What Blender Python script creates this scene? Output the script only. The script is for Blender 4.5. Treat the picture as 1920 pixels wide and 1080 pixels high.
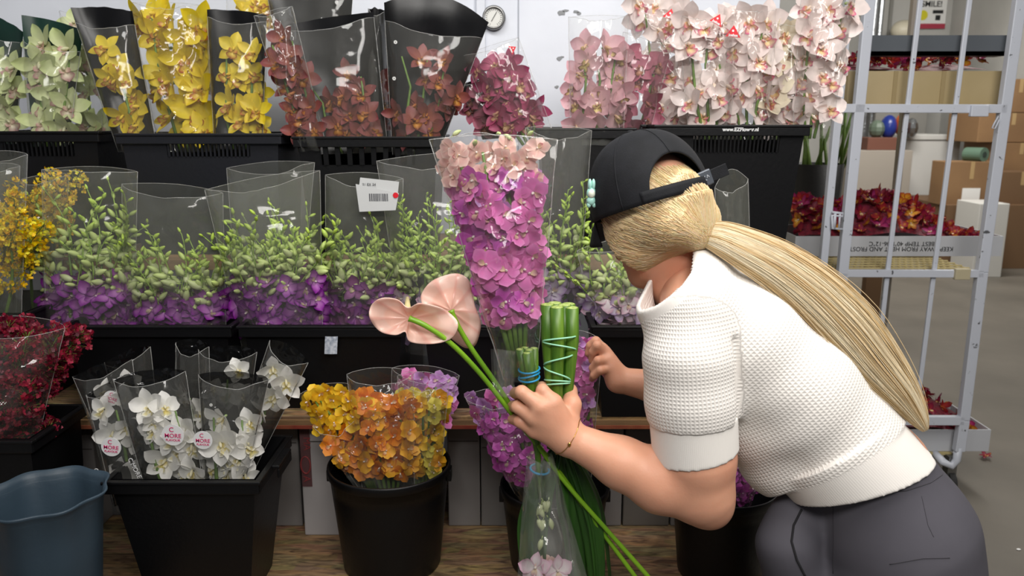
import bpy, math, random
import numpy as np
from mathutils import Vector, Matrix, Quaternion, noise
for o in list(bpy.data.objects): bpy.data.objects.remove(o)
S = bpy.context.scene
COL = S.collection
R = random.Random(7)
# ---------------------------------------------------------------- camera
F = 1500.0; PITCH = math.radians(12.0); H = 1.5
cd = bpy.data.cameras.new('camera'); cam = bpy.data.objects.new('camera', cd); COL.objects.link(cam)
cam.location = (0, 0, H); cam.rotation_euler = (math.pi/2 - PITCH, 0, 0)
cd.sensor_width = 36; cd.lens = F/1920*36; cd.clip_start = 0.05
cd.dof.use_dof = True; cd.dof.focus_distance = 1.6; cd.dof.aperture_fstop = 6.3
S.camera = cam
# ---------------------------------------------------------------- world, lights, exposure
w = bpy.data.worlds.new('world'); S.world = w; w.use_nodes = True
w.node_tree.nodes['Background'].inputs[0].default_value = (0.62, 0.68, 0.78, 1)
w.node_tree.nodes['Background'].inputs[1].default_value = 0.16
def area(name, loc, target, sx, sy, power, col=(1, 1, 1)):
    l = bpy.data.lights.new(name, 'AREA'); l.shape = 'RECTANGLE'; l.size = sx; l.size_y = sy
    l.energy = power; l.color = col
    o = bpy.data.objects.new(name, l); COL.objects.link(o); o.location = loc
    o.rotation_euler = (Vector(target) - Vector(loc)).to_track_quat('-Z', 'Y').to_euler(); return o
area('ceiling_lamp_light', (0.9, 0.7, 3.0), (0.7, 1.5, 1.0), 0.5, 1.4, 40, (1, .97, .93))
area('ceiling_lamp_light', (-0.5, 1.35, 3.1), (-0.2, 2.2, 1.3), 1.3, 0.3, 22, (1, .98, .95))
area('ceiling_lamp_light', (2.6, 4.5, 3.2), (2.6, 5.0, 0), 0.6, 2.4, 75, (1, .97, .92))
area('ceiling_lamp_light', (3.6, 7.2, 3.2), (3.8, 8.5, .8), 1.6, 0.6, 110, (1, .97, .92))
area('ceiling_lamp_light', (0.3, -0.9, 2.9), (0.1, 2.0, 1.1), 1.8, 0.5, 58, (1, .97, .93))
vs = S.view_settings; vs.view_transform = 'Standard'; vs.look = 'None'; vs.exposure = 0.0; vs.gamma = 1
S.cycles.transparent_max_bounces = 28; S.cycles.max_bounces = 7; S.cycles.caustics_reflective = False; S.cycles.caustics_refractive = False
S.cycles.sample_clamp_indirect = 4.0
# ---------------------------------------------------------------- picture point -> place
def ray(px, py):
    c, s = math.cos(PITCH), math.sin(PITCH); a = (px-960)/F; b = (540-py)/F
    return Vector((a, c + b*s, -s + b*c))
def P(px, py, Y):
    r = ray(px, py); return Vector((0, 0, H)) + r*(Y/r.y)
def PZ(px, py, z):
    r = ray(px, py); return Vector((0, 0, H)) + r*((z-H)/r.z)
def ppm(py, Y):                                  # pixels per metre there
    return F/(ray(960, py).normalized().y and (Y/ray(960, py).y))
# ---------------------------------------------------------------- colours, materials
def lin(h):
    if isinstance(h, (tuple, list)): return tuple(h[:3])
    h = h.lstrip('#'); v = [int(h[i:i+2], 16)/255 for i in (0, 2, 4)]
    return tuple(x/12.92 if x <= .04045 else ((x+.055)/1.055)**2.4 for x in v)
MATS = {}
def mat(name, col='#808080', rough=.5, metal=0, spec=.5, col2=None, nscale=20, nstretch=(1, 1, 1), bump=0, bscale=60, attr=False, transl=0, sss=0, detail=4, lo=.35, hi=.65, coat=0):
    if name in MATS: return MATS[name]
    m = bpy.data.materials.new(name); m.use_nodes = True; nt = m.node_tree; N = nt.nodes; L = nt.links
    b = N['Principled BSDF']; b.inputs['Roughness'].default_value = rough; b.inputs['Metallic'].default_value = metal
    b.inputs['Specular IOR Level'].default_value = spec; b.inputs['Coat Weight'].default_value = coat
    b.inputs['Base Color'].default_value = (*lin(col), 1)
    src = None
    if attr:
        a = N.new('ShaderNodeAttribute'); a.attribute_name = 'Col'; src = a.outputs['Color']
    if col2 or bump:
        tc = N.new('ShaderNodeTexCoord'); mp = N.new('ShaderNodeMapping'); mp.inputs['Scale'].default_value = nstretch
        L.new(tc.outputs['Object'], mp.inputs[0])
    if col2:
        n = N.new('ShaderNodeTexNoise'); n.inputs['Scale'].default_value = nscale; n.inputs['Detail'].default_value = detail
        L.new(mp.outputs[0], n.inputs[0])
        rp = N.new('ShaderNodeValToRGB'); rp.color_ramp.elements[0].position = lo; rp.color_ramp.elements[1].position = hi
        rp.color_ramp.elements[0].color = (*lin(col), 1); rp.color_ramp.elements[1].color = (*lin(col2), 1)
        L.new(n.outputs['Fac'], rp.inputs[0]); src = rp.outputs[0]
    if src: L.new(src, b.inputs['Base Color'])
    if bump:
        n2 = N.new('ShaderNodeTexNoise'); n2.inputs['Scale'].default_value = bscale; n2.inputs['Detail'].default_value = 3
        L.new(mp.outputs[0], n2.inputs[0]); bp = N.new('ShaderNodeBump'); bp.inputs['Strength'].default_value = min(1, bump)
        bp.inputs['Distance'].default_value = .004
        L.new(n2.outputs['Fac'], bp.inputs['Height']); L.new(bp.outputs[0], b.inputs['Normal'])
    if sss:
        b.inputs['Subsurface Weight'].default_value = sss; b.inputs['Subsurface Radius'].default_value = (.012, .005, .003); b.inputs['Subsurface Scale'].default_value = 1
    if transl:
        t = N.new('ShaderNodeBsdfTranslucent'); mx = N.new('ShaderNodeMixShader'); mx.inputs[0].default_value = transl
        if src: L.new(src, t.inputs[0])
        else: t.inputs[0].default_value = (*lin(col), 1)
        L.new(b.outputs[0], mx.inputs[1]); L.new(t.outputs[0], mx.inputs[2]); L.new(mx.outputs[0], N['Material Output'].inputs[0])
    MATS[name] = m; return m
def film(name, haze=.08, tint='#ffffff', hazecol='#d8d8d0', glossr=.09, bscale=26, fres=1.45, bstr=.8):
    """thin clear plastic film: see-through, a shiny skin, a little milky"""
    if name in MATS: return MATS[name]
    m = bpy.data.materials.new(name); m.use_nodes = True; nt = m.node_tree; N = nt.nodes; L = nt.links
    N.remove(N['Principled BSDF']); out = N['Material Output']
    tr = N.new('ShaderNodeBsdfTransparent'); tr.inputs[0].default_value = (*lin(tint), 1)
    gl = N.new('ShaderNodeBsdfGlossy'); gl.inputs['Roughness'].default_value = glossr
    df = N.new('ShaderNodeBsdfDiffuse'); df.inputs[0].default_value = (*lin(hazecol), 1)
    tc = N.new('ShaderNodeTexCoord'); n = N.new('ShaderNodeTexNoise'); n.inputs['Scale'].default_value = bscale; n.inputs['Detail'].default_value = 1.2
    n.inputs['Distortion'].default_value = .8
    L.new(tc.outputs['Object'], n.inputs[0]); bp = N.new('ShaderNodeBump'); bp.inputs['Strength'].default_value = bstr; bp.inputs['Distance'].default_value = .02
    L.new(n.outputs['Fac'], bp.inputs['Height']); L.new(bp.outputs[0], gl.inputs['Normal'])
    fr = N.new('ShaderNodeFresnel'); fr.inputs['IOR'].default_value = fres; L.new(bp.outputs[0], fr.inputs['Normal'])
    m1 = N.new('ShaderNodeMixShader'); m1.inputs[0].default_value = haze
    m2 = N.new('ShaderNodeMixShader'); mn = N.new('ShaderNodeMath'); mn.operation = 'MINIMUM'; mn.inputs[1].default_value = .30; L.new(fr.outputs[0], mn.inputs[0]); L.new(mn.outputs[0], m2.inputs[0])
    L.new(tr.outputs[0], m1.inputs[1]); L.new(df.outputs[0], m1.inputs[2])
    L.new(m1.outputs[0], m2.inputs[1]); L.new(gl.outputs[0], m2.inputs[2]); L.new(m2.outputs[0], out.inputs[0])
    MATS[name] = m; return m
# ---------------------------------------------------------------- mesh builder
def frame_for(t, up=Vector((0, 0, 1))):
    t = t.normalized()
    if abs(t.dot(up)) > .98: up = Vector((0, 1, 0)) if abs(t.y) < .9 else Vector((1, 0, 0))
    a = t.cross(up).normalized(); return a, a.cross(t).normalized()
class MB:
    def __init__(s): s.v = []; s.f = []; s.m = []; s.c = []
    def add(s, vs, fs, mi=0, col=(1, 1, 1)):
        o = len(s.v); s.v.extend([tuple(q) for q in vs]); s.f.extend([tuple(i+o for i in f) for f in fs]); s.m.extend([mi]*len(fs))
        if col and isinstance(col[0], (tuple, list)): s.c.extend(col)
        else: s.c.extend([tuple(col)]*len(vs))
        return s
    def hexa(s, a, b, mi=0, col=(1, 1, 1)):       # bottom 4 pts, top 4 pts
        return s.add(list(a)+list(b), [(0, 3, 2, 1), (4, 5, 6, 7), (0, 1, 5, 4), (1, 2, 6, 5), (2, 3, 7, 6), (3, 0, 4, 7)], mi, col)
    def box(s, x0, x1, y0, y1, z0, z1, mi=0, col=(1, 1, 1)):
        return s.hexa([(x0, y0, z0), (x1, y0, z0), (x1, y1, z0), (x0, y1, z0)], [(x0, y0, z1), (x1, y0, z1), (x1, y1, z1), (x0, y1, z1)], mi, col)
    def tube(s, pts, r, n=8, mi=0, col=(1, 1, 1), cap=True, flat=1.0, up=Vector((0, 0, 1))):
        pts = [Vector(p) for p in pts]; k = len(pts); rr = r if isinstance(r, (list, tuple)) else [r]*k
        vs = []; cc = []; pa = None
        for i, p in enumerate(pts):
            t = (pts[min(i+1, k-1)] - pts[max(i-1, 0)])
            if t.length < 1e-9: t = Vector((0, 0, 1))
            t.normalize()
            if pa is None: a, b = frame_for(t, up)
            else:
                a = (pa - t*pa.dot(t)); a = a.normalized() if a.length > 1e-6 else frame_for(t)[0]; b = a.cross(t).normalized()
            pa = a
            for j in range(n):
                g = 2*math.pi*j/n; vs.append(p + (a*math.cos(g) + b*math.sin(g)*flat)*rr[i])
                if isinstance(col[0], (tuple, list)): cc.append(col[i])
        fs = [(i*n+j, i*n+(j+1) % n, (i+1)*n+(j+1) % n, (i+1)*n+j) for i in range(k-1) for j in range(n)]
        if cap: fs += [tuple(range(n-1, -1, -1)), tuple((k-1)*n+j for j in range(n))]
        return s.add(vs, fs, mi, cc or col)
    def bar(s, a, b, wx, wy, mi=0, col=(1, 1, 1), up=Vector((0, 1, 0))):
        a = Vector(a); b = Vector(b); t = (b-a).normalized(); p = t.cross(up); p = p.normalized() if p.length > 1e-5 else Vector((1, 0, 0)); q = p.cross(t).normalized()
        c = [p*wx/2*i + q*wy/2*j for i, j in ((-1, -1), (1, -1), (1, 1), (-1, 1))]
        return s.hexa([a+x for x in c], [b+x for x in c], mi, col)
    def lathe(s, prof, n=40, cen=(0, 0, 0), mi=0, col=(1, 1, 1), rad=None):
        k = len(prof); vs = []
        for i, (r, z) in enumerate(prof):
            for j in range(n):
                g = 2*math.pi*j/n; q = r*(rad(g, i, z) if rad else 1)
                vs.append((cen[0]+q*math.cos(g), cen[1]+q*math.sin(g), cen[2]+z))
        fs = [(i*n+j, i*n+(j+1) % n, (i+1)*n+(j+1) % n, (i+1)*n+j) for i in range(k-1) for j in range(n)]
        return s.add(vs, fs, mi, col)
    def ell(s, c, r, n=10, m=7, rot=None, mi=0, col=(1, 1, 1), pt=0.0):
        vs = []; c = Vector(c)
        for i in range(m+1):
            a = math.pi*i/m
            for j in range(n):
                g = 2*math.pi*j/n; p = Vector((r[0]*math.sin(a)*math.cos(g)*(1-pt*(math.cos(a)+1)/2), r[1]*math.sin(a)*math.sin(g)*(1-pt*(math.cos(a)+1)/2), r[2]*math.cos(a)))
                vs.append(c + (rot @ p if rot else p))
        fs = [(i*n+j, (i+1)*n+j, (i+1)*n+(j+1) % n, i*n+(j+1) % n) for i in range(m) for j in range(n)]
        return s.add(vs, fs, mi, col)
    def grid(s, nu, nv, fn, mi=0, col=(1, 1, 1), colfn=None):
        vs = []; cc = []
        for i in range(nu+1):
            for j in range(nv+1):
                u, v = i/nu, j/nv; vs.append(fn(u, v))
                if colfn: cc.append(colfn(u, v))
        fs = [(i*(nv+1)+j, (i+1)*(nv+1)+j, (i+1)*(nv+1)+j+1, i*(nv+1)+j+1) for i in range(nu) for j in range(nv)]
        return s.add(vs, fs, mi, cc or col)
    def mesh(s, name, mats, smooth=True):
        me = bpy.data.meshes.new(name); me.from_pydata(s.v, [], s.f)
        for m in (mats if isinstance(mats, (list, tuple)) else [mats]): me.materials.append(m)
        me.polygons.foreach_set('material_index', s.m)
        if smooth: me.polygons.foreach_set('use_smooth', [True]*len(s.f))
        at = me.color_attributes.new('Col', 'FLOAT_COLOR', 'POINT')
        at.data.foreach_set('color', [x for c in s.c for x in (*c, 1)])
        me.update(); return me
    def build(s, name, mats, parent=None, smooth=False, bevel=0, solid=0, seg=2, sub=0):
        o = bpy.data.objects.new(name, s.mesh(name, mats, smooth)); COL.objects.link(o)
        if parent: adopt(o, parent)
        if solid: q = o.modifiers.new('solid', 'SOLIDIFY'); q.thickness = solid; q.offset = 0
        if bevel: q = o.modifiers.new('bevel', 'BEVEL'); q.width = bevel; q.segments = seg; q.limit_method = 'ANGLE'; q.angle_limit = .6
        if sub: q = o.modifiers.new('sub', 'SUBSURF'); q.levels = sub; q.render_levels = sub
        return o
def wloc(o):
    v = Vector(o.location)
    while o.parent: o = o.parent; v += Vector(o.location)
    return v
def adopt(o, parent):                             # keep the world place
    v = wloc(parent); o.parent = parent; o.location = Vector(o.location) - v
def tag(o, label, cat, group=None, kind=None):
    o['label'] = label; o['category'] = cat
    if group: o['group'] = group
    if kind: o['kind'] = kind
    return o
def thing(name, label, cat, loc, group=None):
    o = bpy.data.objects.new(name, None); o.empty_display_size = .05; COL.objects.link(o); o.location = loc
    return tag(o, label, cat, group)
def struct(o): o['kind'] = 'structure'; return o
def put(me, name, M, parent):                     # one more object on a shared mesh, world matrix M
    o = bpy.data.objects.new(name, me); COL.objects.link(o); o.parent = parent
    o.matrix_basis = Matrix.Translation(-wloc(parent)) @ M; return o
def text(s, name, loc, size, m, parent, rot=(math.pi/2, 0, 0), align='CENTER', ext=.0004, M=None, bold=0):
    c = bpy.data.curves.new(name, 'FONT'); c.body = s; c.size = size; c.align_x = align; c.align_y = 'CENTER'; c.extrude = ext; c.offset = bold; c.space_line = .85
    c.materials.append(m); tmp = bpy.data.objects.new('tmp', c); COL.objects.link(tmp); bpy.context.view_layer.update()
    me = bpy.data.meshes.new_from_object(tmp.evaluated_get(bpy.context.evaluated_depsgraph_get())); bpy.data.objects.remove(tmp); bpy.data.curves.remove(c)
    if not me.materials: me.materials.append(m)
    o = bpy.data.objects.new(name, me); COL.objects.link(o); o.parent = parent
    if M is not None: o.matrix_basis = Matrix.Translation(-wloc(parent)) @ M
    else: o.location = Vector(loc) - wloc(parent); o.rotation_euler = rot
    return o
# ================================================================ the room
M_wall = mat('white_painted_wall', '#dfe3ec', .55, col2='#d2d6e0', nscale=2.5, bump=.15, bscale=30)
M_floor = mat('worn_concrete', '#5d5850', .6, col2='#716b62', nscale=1.6, detail=8, bump=.25, bscale=25, lo=.3, hi=.7)
M_grey = mat('grey_wall_panel', '#b9b8b4', .5, col2='#a9a8a4', nscale=1.5)
M_osb = None
def osb():
    m = bpy.data.materials.new('rough_chipboard'); m.use_nodes = True; N = m.node_tree.nodes; L = m.node_tree.links; b = N['Principled BSDF']; b.inputs['Roughness'].default_value = .7
    tc = N.new('ShaderNodeTexCoord'); mp = N.new('ShaderNodeMapping'); mp.inputs['Scale'].default_value = (9, 40, 9); mp.inputs['Rotation'].default_value = (0, 0, .15)
    L.new(tc.outputs['Object'], mp.inputs[0])
    n = N.new('ShaderNodeTexNoise'); n.inputs['Scale'].default_value = 1.6; n.inputs['Detail'].default_value = 8; n.inputs['Distortion'].default_value = 1.2; L.new(mp.outputs[0], n.inputs[0])
    v = N.new('ShaderNodeTexVoronoi'); v.inputs['Scale'].default_value = 1.3; L.new(mp.outputs[0], v.inputs[0])
    r = N.new('ShaderNodeValToRGB'); r.color_ramp.elements[0].position = .3; r.color_ramp.elements[0].color = (*lin('#4a3626'), 1); r.color_ramp.elements[1].position = .72; r.color_ramp.elements[1].color = (*lin('#a98a62'), 1)
    L.new(n.outputs['Fac'], r.inputs[0])
    mx = N.new('ShaderNodeMixRGB'); mx.blend_type = 'MULTIPLY'; mx.inputs[0].default_value = .25; L.new(r.outputs[0], mx.inputs[1]); L.new(v.outputs['Color'], mx.inputs[2]); L.new(mx.outputs[0], b.inputs['Base Color'])
    bp = N.new('ShaderNodeBump'); bp.inputs['Strength'].default_value = .5; bp.inputs['Distance'].default_value = .003; L.new(n.outputs['Fac'], bp.inputs['Height']); L.new(bp.outputs[0], b.inputs['Normal'])
    return m
M_osb = osb()
M_red = mat('red_board_edge', '#7c2f22', .6, col2='#9a5a3c', nscale=12)
M_wood = mat('pale_plank', '#745a3e', .6, col2='#94734f', nscale=3, nstretch=(1, 14, 14), bump=.3)
WX = P(1457, 100, 2.85).x                                     # where the white wall ends
struct(MB().box(-3.2, 5.5, -2.5, 12, -.1, 0).build('floor', M_floor))
struct(MB().box(-3.2, WX, 2.85, 3.0, 0, 3.3).build('wall_back', M_wall, bevel=.004))
struct(MB().box(WX-.15, WX-.001, 3.0, 10.5, 0, 3.3).build('wall_passage', mat('beige_wall', '#c3beb2', .6)))
struct(MB().box(WX-.15, 5.5, 10.5, 10.65, 0, 3.6).build('wall_far', M_grey))
struct(MB().box(-3.3, -3.2, -2.5, 3.0, 0, 3.3).build('wall_left', M_wall))
struct(MB().box(5.5, 5.6, -2.5, 10.65, 0, 3.3).build('wall_right', M_grey))
struct(MB().box(-3.3, 5.6, -2.5, 10.65, 3.3, 3.4).build('ceiling', mat('ceiling_white', '#d0d0cc', .8)))
# sheet joints and scuffs of the white wall
M_joint = mat('wall_joint', '#a4a8b2', .6); M_scuff = mat('bare_patch', '#8b8d90', .7)
jx = P(972, 50, 2.85).x
struct(MB().box(jx-.002, jx+.002, 2.846, 2.852, .9, 3.3).build('trim_1', M_joint))
# pilaster strip left of the gauge
px0, px1 = P(893, 50, 2.83).x, P(910, 50, 2.83).x
struct(MB().box(px0, px1, 2.83, 2.85, .9, 3.3).build('trim_2', M_wall, bevel=.003))
b = MB()
for (x, y, a, c) in ((1052, 24, 9, 5), (1060, 20, 7, 3), (1080, 22, 6, 3), (1086, 25, 5, 3), (1048, 110, 6, 4), (1054, 107, 4, 2), (1044, 163, 4, 3), (1096, 100, 2, 2), (1030, 212, 3, 2)):
    c0 = P(x, y, 2.848); k = 1/540
    n = 9; b.add([c0 + Vector((math.cos(q*2*math.pi/n)*a*k*R.uniform(.6, 1.2), 0, math.sin(q*2*math.pi/n)*c*k*R.uniform(.6, 1.2))) for q in range(n)] + [c0 + Vector((math.cos(q*2*math.pi/n)*a*k*.9, .004, math.sin(q*2*math.pi/n)*c*k*.9)) for q in range(n)], [tuple(range(n))[::-1]] + [(q, (q+1) % n, n+(q+1) % n, n+q) for q in range(n)])
scf = struct(b.build('trim_3', M_scuff))
# round gauge on the wall
g0 = P(926, 34, 2.85)
g = thing('wall_gauge', 'round dial gauge with a grey rim fixed to the white wall', 'gauge', g0)
M_steel = mat('dull_steel', '#8d8d8c', .35, metal=.9); M_dial = mat('dial_face', '#d9d9d4', .4); M_black = mat('black_ink', '#111111', .5)
M_white = mat('white_plastic', '#e6e6e4', .45)
def rotx(o): o.rotation_euler = (math.pi/2, 0, 0); return o
o = MB().lathe([(0, 0), (.040, 0), (.040, .018), (.036, .024), (.031, .024), (.031, .016), (0, .016)], 40).build('gauge_rim', M_steel, smooth=True); o.location = g0; rotx(o); adopt(o, g)
o = MB().lathe([(0, .017), (.031, .017)], 40).build('dial', M_dial); o.location = g0; rotx(o); adopt(o, g)
b = MB()
for q in range(24):
    a = q/24*2*math.pi
    if 4.2 < a < 5.2: continue
    b.bar((math.cos(a)*.022, math.sin(a)*.022, .0175), (math.cos(a)*.028, math.sin(a)*.028, .0175), .0012, .001, up=Vector((0, 0, 1)))
b.bar((-.008, -.012, .019), (.010, .018, .019), .002, .001, up=Vector((0, 0, 1)))
o = b.build('needle', M_black); o.location = g0; rotx(o); adopt(o, g)
# ================================================================ the shelving
SZ0 = .40
sh = thing('shelf_board', 'wide chipboard bottom shelf under the round buckets', 'shelf', (-.8, 1.75, SZ0-.04))
MB().box(-2.2, .63, 1.45, 2.35, SZ0-.04, SZ0).build('board', M_osb, sh, bevel=.002)
MB().box(-2.2, .63, 1.447, 1.45, SZ0-.04, SZ0).build('edge_strip', M_red, sh)
for x in (-2.1, -.6, .54):
    MB().box(x, x+.08, 1.5, 2.3, 0, SZ0-.04).build('support', M_wood, sh)
zm = P(900, 781, 1.93).z
sh = thing('shelf_board', 'middle wooden shelf plank with a reddish lower front edge', 'shelf', (-.8, 2.1, zm-.03))
MB().box(-2.2, .78, 1.93, 2.36, zm-.03, zm).build('board', M_osb, sh, bevel=.001)
MB().box(-2.2, .78, 1.925, 1.93, zm-.022, zm-.008).build('edge_strip', M_wood, sh)
MB().box(-2.2, .78, 1.923, 1.93, zm-.031, zm-.022).build('edge_strip', M_red, sh)
zt = P(900, 487, 2.22).z
sh = thing('shelf_board', 'upper pale wooden shelf plank behind the dendrobium sleeves', 'shelf', (-.8, 2.5, zt-.03))
MB().box(-2.2, .78, 2.22, 2.75, zt-.03, zt).build('board', M_wood, sh, bevel=.001)
up = thing('shelving_upright', 'grey upright post of the shelving between the two round buckets', 'post', (P(775, 700, 2.38).x, 2.38, SZ0))
MB().box(P(757, 700, 2.38).x, P(795, 700, 2.38).x, 2.37, 2.41, SZ0, 1.10).build('post', mat('grey_post', '#8d8f92', .5), up)
up = thing('shelving_upright', 'pale grey upright panel behind the held green stalks', 'post', (P(1105, 600, 2.38).x, 2.38, SZ0))
MB().box(P(1080, 600, 2.38).x, P(1130, 600, 2.38).x, 2.37, 2.41, SZ0, zt-.03).build('post', mat('pale_post', '#b4b8bf', .5), up)
# ================================================================ containers
M_crate = mat('black_crate_plastic', '#0b0b0d', .42, spec=.3, bump=.12, bscale=90)
M_crate2 = mat('charcoal_crate_plastic', '#1b1c21', .4, spec=.4, bump=.12, bscale=90)
def crate(label, xl, xr, yrim, Y, dep, h, taper=.10, window=None, m=None, group='black flower crates', handle=True, name='flower_crate', mouth=None):
    """rim front edge from xl to xr on picture line yrim at distance Y"""
    m = m or M_crate
    a, c = P(xl, yrim, Y), P(xr, yrim, Y); z1 = a.z; z0 = z1-h; x0, x1 = a.x, c.x
    t = thing(name, label, 'crate', ((x0+x1)/2, Y+dep/2, z0), group)
    W = x1-x0; cx = (x0+x1)/2; cy = Y+dep/2
    def ring(z, grow=0):
        k = 1 - taper*(z1-z)/h*1.0; hx = W/2*k-.014+grow; hy = dep/2*k-.014+grow
        return [(cx-hx, cy-hy, z), (cx+hx, cy-hy, z), (cx+hx, cy+hy, z), (cx-hx, cy+hy, z)]
    b = MB(); n = 0
    zs = [z0, z1]
    win = window or None
    if win: zs = [z0, z1-.02-win[2], z1-.02, z1]
    for i in range(len(zs)-1):
        A, B = ring(zs[i]), ring(zs[i+1]); Ai, Bi = ring(zs[i], -.004), ring(zs[i+1], -.004)
        for s in range(4):
            q = (s+1) % 4
            if win and i == 1 and s == 0:         # slotted front
                f0, f1 = win[0], win[1]
                def lr(U, V, f): return tuple(U[k]+(V[k]-U[k])*f for k in range(3))
                for g0_, g1_ in ((0, f0), (f1, 1)):
                    b.add([lr(A[0], A[1], g0_), lr(A[0], A[1], g1_), lr(B[0], B[1], g1_), lr(B[0], B[1], g0_)], [(0, 1, 2, 3)])
                    b.add([lr(Ai[0], Ai[1], g0_), lr(Ai[0], Ai[1], g1_), lr(Bi[0], Bi[1], g1_), lr(Bi[0], Bi[1], g0_)], [(3, 2, 1, 0)])
                gb = MB(); nb = win[3]
                for k in range(nb):
                    f = f0+(f1-f0)*(k+.5)/nb; p, r_ = Vector(lr(A[0], A[1], f)), Vector(lr(B[0], B[1], f)); gb.bar(p, r_, (f1-f0)*W*.9/nb*.42, .006)
                gb.build('grille', m, t)
                continue
            b.add([A[s], A[q], B[q], B[s]], [(0, 1, 2, 3)]); b.add([Ai[s], Ai[q], Bi[q], Bi[s]], [(3, 2, 1, 0)])
    b.add(ring(z0), [(0, 3, 2, 1)]); b.add(ring(z0+.004, -.004), [(0, 1, 2, 3)])
    b.build('body', m, t)
    rb = MB(); r0 = .030                          # rim: an apron round the mouth plus a lip
    X0, X1, Y0, Y1 = x0, x1, Y, Y+dep
    for (p, q, u, v) in ((X0, X1, Y0, Y0+.014), (X0, X1, Y1-.014, Y1), (X0, X0+.014, Y0+.014, Y1-.014), (X1-.014, X1, Y0+.014, Y1-.014)):
        rb.box(p, q, u, v, z1-r0*.25, z1)
    for (p, q, u, v) in ((X0+.004, X1-.004, Y0+.003, Y0+.008), (X0+.004, X1-.004, Y1-.008, Y1-.003), (X0+.004, X0+.009, Y0+.008, Y1-.008), (X1-.009, X1-.004, Y0+.008, Y1-.008)):
        rb.box(p, q, u, v, z1-r0, z1-r0*.25)
    rb.build('rim', m, t, bevel=.002)
    if handle:
        for sx, xx in ((-1, X0), (1, X1)):
            hb = MB(); ym = cy
            hb.box(min(xx, xx+sx*.018), max(xx, xx+sx*.018), ym-.05, ym+.05, z1-.008, z1)
            hb.box(min(xx+sx*.012, xx+sx*.018), max(xx+sx*.012, xx+sx*.018), ym-.05, ym+.05, z1-.03, z1-.008)
            hb.build('handle', m, t, bevel=.002)
    return t, (x0, x1, Y, Y+dep, z0, z1)
YT = 2.28
hT = P(960, 252, YT).z - zt
C_A, bA = crate('black crate of green orchids at the top row end', -60, 185, 246, YT, .30, P(0, 246, YT).z-zt, window=(.2, .8, .05, 16), handle=False)
C_B, bB = crate('charcoal slotted crate holding the yellow orchids', 212, 528, 250, YT, .30, P(0, 250, YT).z-zt, window=(.28, .82, .045, 20), m=M_crate2)
C_C, bC = crate('black crate of rust red orchids in black sleeves', 545, 828, 256, YT, .30, P(0, 256, YT).z-zt, window=(.15, .85, .06, 8), handle=False)
C_D, bD = crate('black crate of pink orchids behind the cap', 1005, 1195, 240, YT, .30, P(0, 240, YT).z-zt)
C_E, bE = crate('black crate with white web address holding blush orchids', 1226, 1524, 234, YT-.06, .32, P(0, 234, YT-.06).z-zt+.0, window=(.24, .84, .055, 22), taper=.14)
p = P(1389, 243, YT-.06)
text('www.EZFlower.nl', 'printed_address', (p.x, YT-.06+.0015, p.z), .0135, mat('white_print', '#dcdcdc', .5), C_E, bold=.0004)
YM = 1.96
C_F, bF = crate('black crate of purple dendrobium in the middle row, above the white orchids', 108, 434, 612, YM, .30, P(0, 612, YM).z-zm, m=M_crate, handle=False)
C_G, bG = crate('black crate of purple dendrobium with a small white label stuck on its rim', 442, 762, 612, YM, .30, P(0, 612, YM).z-zm, handle=False)
C_H, bH = crate('black crate in the middle row behind the pink anthuriums', 783, 1082, 612, YM, .30, P(0, 612, YM).z-zm, handle=False)
C_I, bI = crate('black crate of pale dendrobium in front of the woman', 1108, 1440, 612, YM-.06, .30, P(0, 612, YM-.06).z-zm, handle=False)
C_Z, bZ = crate('black crate of yellow spray orchids in the middle row', -160, 46, 590, YM-.0, .30, P(0, 590, YM-.1).z-zm, handle=False)
C_R, bR = crate('black crate below the crimson bunch', -190, 60, 828, 1.66, .24, P(0, 828, 1.66).z-SZ0, handle=False)
C_J, bJ = crate('square black crate full of white orchids on the bottom shelf', 187, 487, 905, 1.60, .27, P(0, 905, 1.60).z-SZ0, taper=.26)
# small torn label on crate G
p = P(621, 647, YM-.002)
lb = tag(MB().grid(4, 4, lambda u, v: p + Vector(((u-.5)*.032+(v-.5)*.004, -.001-.002*math.sin(u*3), (v-.5)*.046)), colfn=lambda u, v: (.6, .62, .66)).build('paper_label', mat('label_paper', '#c9ced6', .5, col2='#8f98a8', nscale=120), solid=.0006), 'small crumpled white label stuck on a middle row crate', 'label')
bk = MB()
def lathe_bucket(label, cx_px, rim_px, w_px, Y, col=M_crate, k_base=.80, group='round black buckets', name='round_bucket', cat='bucket'):
    c = P(cx_px, rim_px, Y); r = w_px/2/ppm(rim_px, Y); h = c.z-SZ0
    t = thing(name, label, cat, (c.x, Y, SZ0), group)
    prof = [(0, 0), (r*k_base*.96, 0), (r*k_base, .006)] + [(r*(k_base+(.96-k_base)*q/6), .006+(h-.03)*q/6) for q in range(1, 7)] + [(r*.965, h-.024), (r*.995, h-.02), (r, h-.004), (r*.995, h), (r*.965, h), (r*.95, h-.01)] + [(r*(.95-(.95-k_base+.01)*q/6), h-.01-(h-.02)*q/6) for q in range(1, 7)] + [(0, .008)]
    b = MB().lathe(prof, 56, (c.x, Y, SZ0)); b.build('body', col, t, smooth=True)
    for sx in (-1, 1):
        MB().box(c.x+sx*(r-.004)-.006, c.x+sx*(r-.004)+.006, Y-.016, Y+.016, SZ0+h-.045, SZ0+h-.015).build('handle_lug', col, t, bevel=.002)
    return t, c, r, h
K_, Kc, Kr, Kh = lathe_bucket('round black bucket of orange orchids', 730, 866, 230, 1.84)
L_, Lc, Lr, Lh = lathe_bucket('round black bucket behind the hanging green leaves', 1040, 905, 205, 1.84)
Q_, Qc, Qr, Qh = lathe_bucket('round black bucket of purple orchids beside the grey trousers', 1358, 905, 198, 1.80)
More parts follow.
